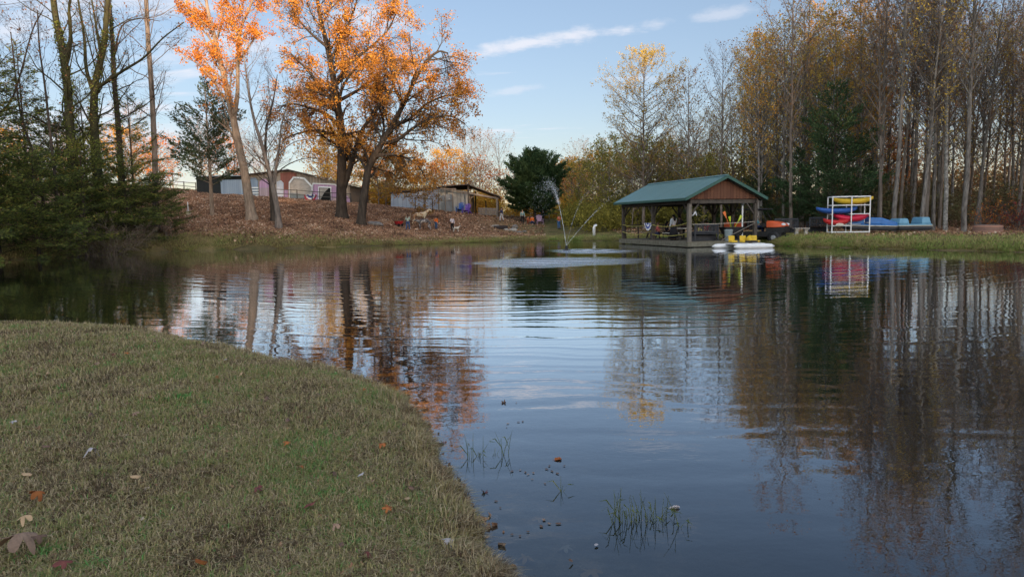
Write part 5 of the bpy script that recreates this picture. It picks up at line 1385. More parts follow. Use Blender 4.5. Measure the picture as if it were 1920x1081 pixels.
# ------------------------------------------------------------ fountain
fo = thing('fountain', 'floating pond fountain throwing three thin white jets', 'fountain', (FX, FY, 0))
MB().tube([(0, 0, -.2), (0, 0, .18), (0, 0, .26)], [.09, .09, .05], 10).build('nozzle', M['black'], fo)
MB().tube([(0, 0, -.12), (0, 0, .03)], [.26, .22], 16).build('float', M['black'], fo)
M['spray'], nt_, out_ = new_mat('spray')
b_ = N(nt_, 'ShaderNodeBsdfPrincipled', Roughness=.3); b_.inputs['Base Color'].default_value = (.85, .9, .95, 1)
t_ = N(nt_, 'ShaderNodeBsdfTransparent'); x_ = N(nt_, 'ShaderNodeMixShader', Fac=.55); nt_.links.new(t_.outputs[0], x_.inputs[1]); nt_.links.new(b_.outputs[0], x_.inputs[2]); nt_.links.new(x_.outputs[0], out_.inputs[0])
rs = random.Random(3)
def jet(v, spread, n, ts, T_, sz=1., rj=1.):
    m = MB(); o = Vector((0, 0, .26)); g = 9.8
    P = lambda t, a=0, b=0, c=0: o + Vector(((v[0] + a) * t, (v[1] + b) * t, (v[2] + c) * t - g * t * t / 2))
    tt = [ts * i / 14 for i in range(15)]
    m.tube([P(t) for t in tt], [rj * (.013 - .008 * i / 14) for i in range(15)], 5); m.build('water_jet', M['spray'], fo)
    m = MB()
    for i in range(n):
        u = rs.random() ** 1.5; t = ts * .6 + (T_ - ts * .6) * u; k = spread * (.2 + 1.3 * t / T_)
        p = P(t, rs.gauss(0, k), rs.gauss(0, k), rs.gauss(0, k * .9)); s = rs.uniform(.005, .011) * sz
        if p.z < .02: continue
        m.add([p + Vector(q) * s for q in ((1, 0, 0), (0, 1, 0), (-1, 0, 0), (0, -1, 0), (0, 0, 1.6), (0, 0, -1.6))], [(0, 1, 4), (1, 2, 4), (2, 3, 4), (3, 0, 4), (1, 0, 5), (2, 1, 5), (3, 2, 5), (0, 3, 5)])
    m.build('spray', M['spray'], fo)['kind'] = 'stuff'
jet((-1.15, .3, 8.4), .24, 1100, .62, 1.5)
jet((1.1, -7.5, 7.6), .1, 200, .3, .7, .8, .55)
jet((7.6, .5, 9.6), .2, 360, .24, .62, .8, .6)

# ------------------------------------------------------------ orange utility vehicle
uv = G(1417, 44.4, .05); R_ = thing('utility_vehicle', 'orange utility vehicle with black roof parked behind the pavilion', 'utility vehicle', uv, rad(-34))
R_.scale = (1.08, 1.08, 1.08); MB().box((0, 0, .52), (3.2, 1.3, .3)).build('chassis', M['black'], R_, bevel=.04)
h = MB(); h.loft([[(.75, -.68, .92), (.75, .68, .92), (.75, .62, 1.32), (.75, -.62, 1.32)], [(1.35, -.68, .92), (1.35, .68, .92), (1.35, .58, 1.26), (1.35, -.58, 1.26)], [(1.78, -.62, .96), (1.78, .62, .96), (1.74, .5, 1.12), (1.74, -.5, 1.12)]]); h.build('hood', M['orange'], R_, bevel=.04, smooth=True)
MB().box((-1.15, 0, 1.02), (1.1, 1.36, .46)).build('cargo_bed', M['orange'], R_, bevel=.03)
MB().box((1.24, 0, .76), (1.02, 1.24, .34)).build('front_body', M['black'], R_, bevel=.03); MB().box((1.79, 0, .8), (.08, 1.0, .28)).build('grille', M['black'], R_, bevel=.01); MB().box((1.82, 0, .42), (.1, 1.2, .14)).build('bumper', M['black'], R_, bevel=.03)
for s in (-1, 1):
    MB().ball((1.68, s * .5, 1.08), (.14, .13, .09)).build('headlight', mat('headlight_glass', (.8, .85, .9), .15), R_, smooth=True)
    for x in (-1.1, 1.2):
        wl = MB().tube([(x, s * .56, .34), (x, s * .6, .34), (x, s * .78, .34), (x, s * .82, .34)], [.26, .34, .34, .26], 20).build('wheel', M['black'], R_)
        MB().tube([(x, s * .8, .34), (x, s * .84, .34)], [.16, .12], 12).build('rim', M['metal'], wl)
    f = MB(); f.tube([(.85, s * .6, 1.1), (.45, s * .58, 1.95), (-.5, s * .58, 1.97), (-.55, s * .6, .9)], .035, 6); f.build('roll_bar', M['black'], R_)
MB().box((-.05, 0, 2.0), (1.75, 1.4, .06)).build('canopy', M['charcoal'], R_, bevel=.02)
MB().box((0, 0, .85), (.5, 1.2, .14)).build('seat', M['black'], R_, bevel=.04); MB().box((-.32, 0, 1.15), (.12, 1.2, .5)).build('seat_back', M['black'], R_, bevel=.04)
MB().box((.62, 0, 1.05), (.25, 1.2, .25)).build('dashboard', M['black'], R_, bevel=.03)
m = MB(); m.tube([(.42 + .06 * math.sin(a), -.3 + .17 * math.cos(a), 1.2 + .16 * math.sin(a)) for a in np.linspace(0, 2*PI, 14)], .015, 5); m.build('steering_wheel', M['black'], R_)

# ------------------------------------------------------------ benches, rack, boats, fire ring on the right bank
gbn = 'dark garden benches on the right bank'
slat_bench('garden_bench', G(1471, 45.6), rad(180 + 3), 1.5, 'dark slatted garden bench next to the orange utility vehicle', M['charcoal'], gbn, skirt=True)
slat_bench('garden_bench', G(1534, 45.2), rad(180 - 2), 1.25, 'dark slatted garden bench next to the kayak rack', M['charcoal'], gbn, skirt=True)
sb_ = G(1502, 44); R_ = thing('stone_bench', 'small pale stone bench between the two dark garden benches', 'bench', sb_)
MB().box((0, 0, .4), (.95, .38, .07)).build('seat', M['stone_pale'], R_, bevel=.015)
for s in (-1, 1): MB().loft([[(s*.3 + a * .14, b * .13, 0) for a, b in ((-1, -1), (1, -1), (1, 1), (-1, 1))], [(s*.3 + a * .08, b * .1, .18) for a, b in ((-1, -1), (1, -1), (1, 1), (-1, 1))], [(s*.3 + a * .13, b * .13, .365) for a, b in ((-1, -1), (1, -1), (1, 1), (-1, 1))]]).build('leg', M['stone_pale'], R_, bevel=.01)
rk = G(1590, 43.2); R_ = thing('kayak_rack', 'white pipe rack holding kayaks on the right bank', 'kayak rack', rk, rad(-6)); RK = R_
xs_ = (-1.12, .02, 1.12); fr_ = MB(); hh = (.06, .82, 1.42, 2.08)
def rackframe(x, y0, y1):
    m = MB()
    for y in (y0, y1): m.tube([(x, y, 0), (x, y, 2.25)], .036, 8)
    for z in (.05, .62, 1.17, 1.72, 2.25): m.tube([(x, y0, z), (x, y1, z)], .036, 8)
    return m
for x in xs_: rackframe(x, -.42, .42).build('upright_frame', M['pvc'], RK)
for y in (-.42, .42):
    m = MB()
    for z in (.05, 2.25): m.tube([(xs_[0], y, z), (xs_[2], y, z)], .036, 8)
    for z in (1.72,): m.tube([(xs_[0], y, z), (xs_[2], y, z)], .03, 8)
    for z in (1.17,): m.tube([(xs_[1], y, z), (xs_[2], y, z)], .03, 8)
    for z in (.45,): m.tube([(xs_[0], y, z), (xs_[1], y, z)], .03, 8)
    m.build('cross_rail', M['pvc'], RK)
def rk_pt(x, y, z): return rk + Matrix.Rotation(rad(-6), 3, 'Z') @ Vector((x, y, z))
def kayak(loc, rz, L, W, H, mt, label, roll=0., pitch=0.):
    root = thing('kayak', label, 'kayak', loc, rz, 'kayaks on the pipe rack'); root.rotation_euler = (roll, pitch, rz)
    rings = []; n = 15
    for i in range(n):
        t = i / (n - 1) * 2 - 1; w = W / 2 * max(.02, (1 - abs(t) ** 2.3)) ** .75; hb = H * .5 * (1 - .55 * abs(t) ** 3); rise = H * .35 * abs(t) ** 3
        ring = []
        for k in range(12):
            a = 2 * PI * k / 12; ca, sa = math.cos(a), math.sin(a)
            ring.append((t * L / 2, w * math.copysign(abs(ca) ** .8, ca), H * .5 + rise + hb * (sa * (.55 if sa > 0 else 1.))))
        rings.append(ring)
    MB().loft(rings).build('hull', mt, root, smooth=True)
    c = MB(); pts = [(-.1 + L * .14 * math.cos(a), W * .27 * math.sin(a), H * .82) for a in np.linspace(0, 2*PI, 20)]; c.tube(pts, .022, 6); c.build('cockpit_rim', M['black'], root)
    MB().ball((-.1, 0, H * .74), (L * .135, W * .26, .05), 14, 6).build('cockpit', M['black'], root)
    return root
kayak(rk_pt(.25, 0, 1.76), rad(-5), 2.45, .7, .5, M['yellow'], 'yellow kayak on the top level of the rack', pitch=rad(-1))
kayak(rk_pt(-.72, 0, 1.18), rad(-5), 2.5, .68, .48, M['blue'], 'deep blue kayak on the middle level, sticking out to the left')
kayak(rk_pt(.15, .05, .72), rad(-10), 2.1, .7, .55, M['crimson'], 'crimson kayak tilted on the lower level', roll=.3)
kayak(rk_pt(-.75, -.1, .47), rad(-7), 1.6, .62, .48, M['red'], 'short red kayak on the lowest level at the left', roll=.1)
pdl = MB(); pdl.tube([(-.2, 0, 0), (.9, 0, .02)], .018, 6); pdl.ball((-.4, 0, 0), (.26, .03, .1), 12, 7)
tag(pdl.build('loose_paddle', mat('cream_plastic', (.6, .58, .5), .5)), 'cream paddle lying in front of the red kayaks', 'paddle').location = rk_pt(-.3, -.5, .52)
def pedal_boat(px, d, rz, mt, label, L, tilt=0.):
    p = G(px, d, .14); root = thing('pedal_boat', label, 'pedal boat', p, rz, 'pedal boats pulled up on the bank'); root.rotation_euler = (0, tilt, rz)
    def rr(x0, x1, w, z0, z1, ins=.08): return MB().loft([[(x0 + ins * 1., -w + ins, z0), (x1 - ins, -w + ins, z0), (x1 - ins, w - ins, z0), (x0 + ins, w - ins, z0)], [(x0, -w, (z0 + z1) / 2), (x1, -w, (z0 + z1) / 2), (x1, w, (z0 + z1) / 2), (x0, w, (z0 + z1) / 2)], [(x0 + .02, -w + .02, z1), (x1 - .02, -w + .02, z1), (x1 - .02, w - .02, z1), (x0 + .02, w - .02, z1)]])
    rr(-L / 2, L / 2, .62, .05, .3).build('lower_hull', M['charcoal'], root, bevel=.02)
    m = MB(); m.box((0, 0, .335), (L + .04, 1.32, .05)); m.build('rub_rail', mat('cream_rail', (.62, .58, .48), .5), root, bevel=.015)
    rr(-L / 2, L / 2, .62, .36, .44, .0).build('deck', mt, root, bevel=.02)
    return root, rr
root, rr_ = pedal_boat(1635, 43.6, rad(-4), M['blue2'], 'bright blue pedal boat upside down beside the kayak rack', 3.2, rad(2))
for x0, x1, z in ((-1.52, -.75, .82), (-.45, .35, .86)):
    MB().loft([[(x0, -.6, .44), (x1, -.6, .44), (x1, .6, .44), (x0, .6, .44)], [(x0 + .06, -.54, z), (x1 - .04, -.54, z), (x1 - .04, .54, z), (x0 + .06, .54, z)]]).build('seat_hump', M['blue2'], root, bevel=.06)
MB().loft([[(.3, -.6, .44), (.3, .6, .44), (.3, .54, .86), (.3, -.54, .86)], [(1.56, -.56, .4), (1.56, .56, .4), (1.56, .5, .5), (1.56, -.5, .5)]]).build('bow_slope', M['blue2'], root, bevel=.04)
root, rr_ = pedal_boat(1705, 43.4, rad(3), M['lightblue'], 'light blue pedal boat with two raised ends, right of the bright blue one', 2.15)
for x0, x1, z in ((-1.04, -.36, .8), (.42, 1.04, .86)):
    MB().loft([[(x0, -.58, .44), (x1, -.58, .44), (x1, .58, .44), (x0, .58, .44)], [(x0 + .07, -.5, z), (x1 - .06, -.5, z), (x1 - .06, .5, z), (x0 + .07, .5, z)]]).build('seat_hump', M['lightblue'], root, bevel=.08)
MB().loft([[(-.45, -.25, .06), (.5, -.25, .06), (.42, .25, .06), (-.4, .25, .06)], [(-.3, -.55, .3), (.55, -.55, .3), (.5, .5, .3), (-.3, .5, .3)]]).build('centre_keel', M['lightblue'], root)
fp = G(1852, 42.2, .06); R_ = thing('fire_pit', 'round rusty metal fire pit ring with grate on the right bank', 'fire pit', fp)
m = MB(); n = 32; vs = []
for r, z in ((.8, 0), (.78, .42), (.74, .42), (.75, .0)): vs += [(r * math.cos(2*PI*i/n), r * math.sin(2*PI*i/n), z) for i in range(n)]
m.add(vs, [(k * n + i, k * n + (i + 1) % n, (k + 1) * n + (i + 1) % n, (k + 1) * n + i) for k in range(3) for i in range(n)])
m.build('ring', boards('rusty_ring', (.36, .2, .15), (.2, .13, .11), .14, 2), R_)
m = MB(); [m.tube([(-.5 + .1 * i, -.35, .45), (-.5 + .1 * i, .35, .45)], .012, 5) for i in range(11)]; m.build('grate', M['metal'], R_)

# utility pole with lamp among the trees
up_ = G(1409, 61); R_ = thing('utility_pole', 'wooden pole with a white security lamp standing before the wood', 'utility pole', up_)
MB().tube([(0, 0, -.2), (0, 0, 7.6)], [.14, .1], 10).build('pole', M['wood_grey'], R_); MB().tube([(0, 0, 7.3), (-.25, -.1, 7.42), (-.45, -.2, 7.4)], .03, 6).build('lamp_arm', M['metal'], R_)
MB().ball((-.5, -.22, 7.3), (.17, .17, .13)).build('lamp_head', M['white'], R_, smooth=True)
# standpipe by the water
sp_ = G(1114, 60.5); R_ = thing('standpipe', 'white standpipe with bent top on the grass bank left of the pavilion', 'pipe', sp_)
MB().tube([(0, 0, 0), (0, 0, .72), (.05, 0, .86), (.14, 0, .9), (.2, 0, .84)], [.13, .13, .13, .13, .13], 12).build('pipe', M['pvc'], R_, smooth=True)
# white post and bucket on the left slope
bk_ = G(355, 60); R_ = thing('bucket', 'cream bucket on the leafy slope, at the foot of a thin white post', 'bucket', bk_)
MB().tube([(0, 0, 0), (0, 0, .36)], [.15, .18], 14).build('body', mat('cream_bucket', (.6, .55, .4), .5), R_); MB().tube([(.17, 0, .34), (.1, 0, .5), (-.1, 0, .5), (-.17, 0, .34)], .01, 5).build('handle', M['metal'], R_)
tag(MB().tube([(0, 0, 0), (0, 0, 1.05), (0, 0, 1.1)], [.05, .05, .02], 8).build('marker_post', M['pvc']), 'thin white post standing behind the cream bucket', 'post').location = G(355, 60.8)
# ------------------------------------------------------------ barn on the rise
M['barnwood'] = boards('old_barn_boards', (.34, .28, .22), (.2, .16, .12), .2, 0)
M['barnred'] = boards('faded_red_boards', (.3, .11, .08), (.2, .08, .06), .2, 0)
M['pink'] = boards('pink_purple_boards', (.48, .3, .43), (.36, .23, .33), .25, 0, gap=.7)
M['pinkpale'] = boards('worn_pink_boards', (.42, .32, .34), (.33, .25, .26), .25, 0, gap=.7)
M['slate'] = boards('blue_grey_boards', (.26, .32, .38), (.2, .25, .31), .25, 0, gap=.7)
M['tin'] = mat('rusted_tin_roof', (.12, .09, .08), .6, (.06, .05, .045), 3)
M['tarp'] = mat('pale_tarp', (.42, .38, .33), .8, (.26, .23, .2), 1.2, (1, 1, 2), bump=.1)
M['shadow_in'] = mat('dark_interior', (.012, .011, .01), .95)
bd = 90; bb0 = at(545, 375, bd); BARN = thing('barn', 'weathered barn with pink panels and a white-trimmed octagonal doorway on the rise', 'barn', bb0)
def bq(px, py, dy=0): p = at(px, py, bd) - bb0; return (p.x, dy, p.z)
def panel(name, pts, mt, y, th=.06, parent=None, label=None):
    m = MB(); n = len(pts); P = [bq(*p) for p in pts]
    m.add([(p[0], y, p[2]) for p in P] + [(p[0], y + th, p[2]) for p in P], [tuple(range(n)), tuple(range(n, 2*n))[::-1]] + [(i, i + n, (i+1) % n + n, (i+1) % n) for i in range(n)])
    return m.build(name, mt, parent or BARN, label=label)
def trimline(name, pts, mt, y, w=.14, closed=False, parent=None):
    m = MB(); P = [Vector((bq(*p)[0], y, bq(*p)[2])) for p in pts]
    for a, b in zip(P, P[1:] + ([P[0]] if closed else [])): m.bar(a, b + (b - a).normalized() * .05, .08, w)
    return m.build(name, mt, parent or BARN)
panel('front_wall', [(462,372),(656,388),(656,346.5),(542,320),(470,327.5),(462,329.5)], M['barnwood'], 0)
# sides and back
xl, xr = bq(462, 370)[0], bq(656, 380)[0]; zl, zr, za, xa = bq(462, 329)[2], bq(656, 346.5)[2], bq(542, 320)[2], bq(542, 320)[0]; z0 = -1.2
sw = MB(); sw.box((xl + .05, 6.05, (zl + z0) / 2), (.1, 11.9, zl - z0)); sw.box((xr - .05, 6.05, (zr + z0) / 2), (.1, 11.9, zr - z0)); sw.box(((xl + xr) / 2, 12.05, (min(zl, zr) + z0) / 2), (xr - xl, .1, min(zl, zr) - z0)); sw.build('side_walls', M['barnwood'], BARN)
def slab(x0, z0_, x1, z1_, y0, y1, t=.1): 
    return MB().add([(x0, y0, z0_), (x1, y0, z1_), (x1, y1, z1_), (x0, y1, z0_), (x0, y0, z0_ - t), (x1, y0, z1_ - t), (x1, y1, z1_ - t), (x0, y1, z0_ - t)], [(0,1,2,3),(4,7,6,5),(0,4,5,1),(1,5,6,2),(2,6,7,3),(3,7,4,0)])
slab(xl - .5, zl + .1, xa, za + .17, -.5, 12.4).build('roof', M['tin'], BARN); slab(xa + .003, za + .17, xr + .5, zr + .05, -.5, 12.4).build('roof', M['tin'], BARN)
panel('red_boards', [(526,374),(541.5,376),(541.5,340),(549,333),(556,331),(556,325),(543,322.5),(526,324.5)], M['barnred'], -.03, .025)
panel('pink_panel', [(487,368),(504,369.5),(504,343),(499,336),(492,335),(487,341)], M['pink'], -.07)
panel('worn_patch', [(487.5,368),(503.5,369.5),(503.5,352),(487.5,352)], M['pinkpale'], -.075, .004)
panel('blue_grey_door', [(470,368),(484,368.5),(484,339),(479,333),(470,333.5)], M['slate'], -.06)
panel('white_panel', [(519,372),(532,373),(532,343),(527,338),(519,341)], mat('peeling_white', (.5, .52, .56), .8, (.36, .38, .42), 3), -.065)
panel('pink_panel', [(533.5,375),(540,375.5),(540,356),(533.5,355)], M['pink'], -.09)
# octagon doorway
oc = [(543,376),(584,380),(584,350),(572,336),(565,333),(551,332.5),(543,343)]
tp_ = panel('doorway_tarp', oc, M['tarp'], -.05); trimline('doorway_trim', [(543,376),(543,343),(551,332.5),(571,334.5),(584.5,349),(584.5,380)], M['white'], -.12, .2)
panel('lower_boards', [(543.5,376),(583.5,380),(583.5,366),(543.5,362)], mat('grey_green_boards', (.24, .26, .25), .85), -.1, .04)
panel('pink_panel', [(586,380),(656,388),(656,372),(640,357),(629,345.5),(588,344)], M['pink'], -.07)
trimline('panel_trim', [(585.5,380),(587,344),(629,346),(640,357),(648,370)], M['white'], -.12, .13)
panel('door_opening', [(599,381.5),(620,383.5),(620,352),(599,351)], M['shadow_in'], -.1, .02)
trimline('door_frame', [(598,381.5),(598,350.5),(621,351.5),(621,383.5)], M['white'], -.15, .15)
panel('door_curtain', [(600,377),(600,352.5),(616,353.5),(611,358),(606,365),(602.5,372)], M['tarp'], -.125, .02)
panel('worn_patch', [(623,384),(640,386),(640,372),(623,371)], M['pinkpale'], -.085, .004)
m = MB()
for k in range(4): z = bq(476, 352 + k * 5)[2]; m.box((bq(477, 350)[0], -.2, z), (1.15, .05, .15))
m.build('feed_rack', M['white'], BARN)
bunting(bb0 + Vector(bq(591, 366)) + Vector((0, -2.2, 0)), 0, .82, 'red, white and blue bunting hung on the rail in front of the barn', ('cloth_red', 'cloth_white', 'cloth_blue', 'cloth_white'))
# lean-to on the left
lt0 = at(405, 362, 90); LT = thing('lean_to', 'low dark lean-to with blue-grey end joined to the left of the barn', 'shed', lt0)
m = MB(); x0_, x1_ = at(368, 350, 90).x - lt0.x, at(462, 350, 90).x - lt0.x; ztop = at(405, 331, 90).z - lt0.z
m.box(((x0_ + x1_) / 2, 3, ztop / 2 - .6), (x1_ - x0_ - .1, 6, ztop + 1.2 - .02)); m.build('wall', mat('black_netting', (.02, .022, .022), .9), LT)
m = MB(); m.box((x1_ - 1.7, -.06, ztop / 2 - .6), (3.2, .08, ztop + .3)); m.build('end_panel', M['slate'], LT)
m = MB(); m.box(((x0_ + x1_) / 2, 2.9, ztop + .06), (x1_ - x0_ + .3, 6.6, .1)); m.build('roof', mat('grey_tin_roof', (.3, .36, .4), .5), LT)
# rail fences
def fence(name, pts, rails, mt, label, h=1.2, group=None, w=.1):
    base = Vector((pts[0][0], pts[0][1], gz(*pts[0]))); root = thing(name, label, 'fence', base, 0, group)
    P = []
    for p in pts: P.append(Vector((p[0], p[1], gz(p[0], p[1]))) - base)
    for p in P: MB().box((p.x, p.y, h / 2 - .1), (w, w, h + .2)).build('post', mt, root) if False else MB().box((p.x, p.y, p.z + h / 2 - .1), (w, w, h + .2)).build('post', mt, root)
    for r in rails:
        m = MB()
        for a, b in zip(P, P[1:]): m.bar(a + Vector((0, -.08, r)), b + Vector((0, -.08, r)), .04, .09)
        m.build('rail', mt, root)
    return root
fpts = lambda L: [(xat(px, d), d) for px, d in L]
fence('rail_fence', fpts([(518,87.5),(560,87.5),(588,87.2),(622,87),(650,86.8),(660,86.8)]), (1.15, .6), M['wood_dark'], 'dark rail fence running in front of the octagonal doorway', 1.25)
fence('wire_fence', fpts([(1030,93),(1055,90),(1080,87),(1112,84),(1145,80)]), (1.3, .75), mat('pale_rail', (.42, .4, .36), .8), 'pale two-rail fence on the grass right of the lone cedar', 1.4)
fence('wire_fence', fpts([(1175,72),(1200,71.5),(1222,71)]), (1.2, .7, .3), M['wood_dark'], 'short dark fence behind the left bay of the pavilion', 1.3)
fence('rail_fence', fpts([(300,92),(325,92),(350,91.5),(372,91)]), (1.1, .6), M['wood_grey'], 'grey rail fence left of the lean-to, partly behind hemlock boughs', 1.2)

# ------------------------------------------------------------ metal-sided shed with open bay
M['shedmetal'] = boards('blue_grey_siding', (.3, .36, .44), (.25, .3, .38), .5, 0, .5, .75, .4)
M['shedpale'] = boards('pale_board_siding', (.5, .52, .52), (.38, .4, .4), .45, 0)
sd0 = at(850, 398, 81); sd_ = 81
SHED = thing('shed', 'long low shed with blue-grey siding and an open bay at its right end', 'shed', sd0)
def sq(px, py): p = at(px, py, sd_) - sd0; return (p.x, p.z)
def spanel(name, pts, mt, y, th=.06):
    return MB().prism([sq(*p) for p in pts], th, 'y', y).build(name, mt, SHED)
spanel('blue_siding', [(733,394),(821,403),(821,354),(792,358),(733,364.5)], M['shedmetal'], 0)
spanel('base_board', [(738,393),(812,402),(812,396.5),(738,388.8)], M['white'], -.05, .04)
spanel('pale_wall', [(821.2,405),(880,407),(880,364),(828,354.5),(821.2,354)], M['shedpale'], .02)
xa_, za_ = sq(879, 347.5); xl_, zl_ = sq(731, 362.5); xr_, zr_ = sq(937, 369.5); xm_, zm_ = sq(828, 351.5)
slab(xl_, zl_ + .1, xm_, zm_ + .1, -.35, 9.5, .09).build('roof', M['tin'], SHED); slab(xm_ + .003, zm_ + .13, xa_, za_ + .1, -1.6, 9.5, .1).build('roof', M['tin'], SHED); slab(xa_ + .003, za_ + .1, xr_, zr_ + .1, -1.6, 9.5, .1).build('roof', M['tin'], SHED)
m = MB(); m.box((xl_ + .25, 4.7, zl_ / 2 - .4), (.1, 9.3, zl_ + .9)); m.box(((xl_ + sq(880,370)[0]) / 2, 9.35, .6), (sq(880,370)[0] - xl_, .1, 3.6)); m.build('back_walls', M['shedmetal'], SHED)
m = MB(); x8, z8 = sq(880, 366); m.box((x8 + .03, 4.7, z8 / 2 - .4), (.08, 9.2, z8 + .9)); m.build('bay_wall', M['barnwood'], SHED)
m = MB(); m.bar((sq(828,352)[0], -1.2, sq(828,353)[1]), (sq(935,371.5)[0], -1.2, sq(935,372.5)[1]), .1, .2); m.bar((sq(880,364)[0], -.1, sq(880,363)[1]), (sq(934,373)[0], -.1, sq(934,373)[1]), .1, .18)
m.bar((sq(881,372)[0], -.1, sq(881,374)[1]), (sq(889,366)[0], -.1, sq(889,366)[1]), .12); m.build('bay_beam', M['wood_grey'], SHED)
for px, y in ((932, -1.2), (932, 4), (906, 8.5), (932, 9), (884, 8.8), (879, -1.2)):
    x, z = sq(px, 372 if px > 900 else 352); MB().box((x, y, z / 2 - .6), (.18, .18, z + 1.2 - .05 + (.6 if px == 879 else 0))).build('post', M['wood_dark'] if px != 932 or y > 0 else M['wood_grey'], SHED)
# low board wall closing the bay
m = MB()
for k in range(4): 
    (xa1, za1), (xb1, zb1) = sq(897, 391 + k * 3.4), sq(933, 392 + k * 3.4); m.bar((xa1, -1.35, za1), (xb1, -1.35, zb1 ), .05, .17)
m.build('bay_boards', M['wood_grey'], SHED)
# timber gate frame and grey cabin in front of the pale wall
gt = Vector((xat(836, 79), 79, gz(xat(836, 79), 79))); R_ = thing('gate_frame', 'tall grey timber gate frame standing before the pale shed wall', 'gate', gt)
for x in (-.75, 0.02, .85): MB().box((x, 0, 1.3), (.14, .14, 2.7)).build('post', M['wood_grey'], R_)
MB().box((.1, -.09, 2.6), (2.4, .06, .14)).build('top_rail', M['wood_grey'], R_); MB().box((.05, -.09, 1.3), (1.6, .05, .1)).build('middle_rail', M['wood_grey'], R_)
gc = Vector((xat(843, 80), 80.1, gz(xat(843, 80), 80))); R_ = thing('outhouse_cabin', 'grey cabin with domed roof behind the timber gate frame', 'cabin', gc)
M['greyplastic'] = mat('grey_plastic', (.26, .29, .31), .5); m = MB(); m.prism([(-.5, 0), (.5, 0), (.5, 1.85), (.3, 2.02), (-.3, 2.02), (-.5, 1.85)], 1., 'y', -.5); m.build('body', M['greyplastic'], R_, bevel=.02)
MB().box((-.02, -.53, .95), (.62, .04, 1.6)).build('door', M['greyplastic'], R_, bevel=.01); MB().box((.1, -.56, 1.5), (.14, .02, .1)).build('sign', M['white'], R_)
fence('rail_fence', fpts([(780,79.5),(797,79.3),(812,79)]), (1.35,), M['wood_dark'], 'dark sloping rail in front of the blue-grey shed siding', 1.4)

# ------------------------------------------------------------ chairs
def adirondack(px, d, rz, mt, label, s=1.):
    R_ = thing('adirondack_chair', label, 'chair', G(px, d), rz, 'fan-back garden chairs'); R_.scale = (s, s, s)
    MB().add([(-.28, -.35, .4), (.28, -.35, .4), (.28, .2, .26), (-.28, .2, .26), (-.28, -.35, .36), (.28, -.35, .36), (.28, .2, .22), (-.28, .2, .22)], [(0,1,2,3),(7,6,5,4),(0,4,5,1),(1,5,6,2),(2,6,7,3),(3,7,4,0)]).build('seat', mt, R_)
    m = MB()
    for i in range(5):
        x = (i - 2) * .115; h = 1.08 - .035 * abs(i - 2) ** 1.7; m.bar((x * .8, .18, .24), (x * 1.25, .42, h), .1, .025)
    m.build('backrest', mt, R_)
    for s_ in (-1, 1):
        MB().box((s_ * .36, -.05, .58), (.14, .75, .03)).build('armrest', mt, R_); MB().box((s_ * .31, -.32, .28), (.05, .1, .56)).build('leg', mt, R_); MB().bar((s_ * .31, .0, .3), (s_ * .31, .5, .02), .05, .1).build('leg', mt, R_)
adirondack(864, 79.4, rad(-20), M['blue'], 'blue fan-back garden chair against the pale shed wall', 1.15)
adirondack(876, 79, rad(-20), M['purple'], 'purple fan-back garden chair right of the blue one', 1.1)
adirondack(1012, 85.5, rad(10), mat('mauve_paint', (.42, .28, .4), .6), 'mauve fan-back garden chair under the lone cedar', 1.15)
adirondack(998, 86, rad(0), M['charcoal'], 'dark garden chair in which a person in orange sits under the cedar', .95)

# ------------------------------------------------------------ people
def skin_mesh(verts, edges, radii, root=0, sub=1):
    me = bpy.data.meshes.new('tmp'); bm = bmesh.new(); lay = bm.verts.layers.skin.verify()
    vs = [bm.verts.new(v) for v in verts]
    for v, r in zip(vs, radii): v[lay].radius = r if hasattr(r, '__len__') else (r, r)
    vs[root][lay].use_root = True
    for a, b in edges: bm.edges.new((vs[a], vs[b]))
    bm.to_mesh(me); bm.free()
    o = bpy.data.objects.new('tmp', me); C.objects.link(o)
    o.modifiers.new('s', 'SKIN'); ss = o.modifiers.new('u', 'SUBSURF'); ss.levels = sub; ss.render_levels = sub
    dg = bpy.context.evaluated_depsgraph_get(); ev = o.evaluated_get(dg); m2 = ev.to_mesh()
    V = [tuple(v.co) for v in m2.vertices]; F = [tuple(p.vertices) for p in m2.polygons]
    ev.to_mesh_clear(); bpy.data.objects.remove(o); bpy.data.meshes.remove(me)
    return V, F
cm = {}
def cloth(c):
    if c not in cm: cm[c] = mat('cloth', c, .85, tuple(x * .75 for x in c), 9)
    return cm[c]
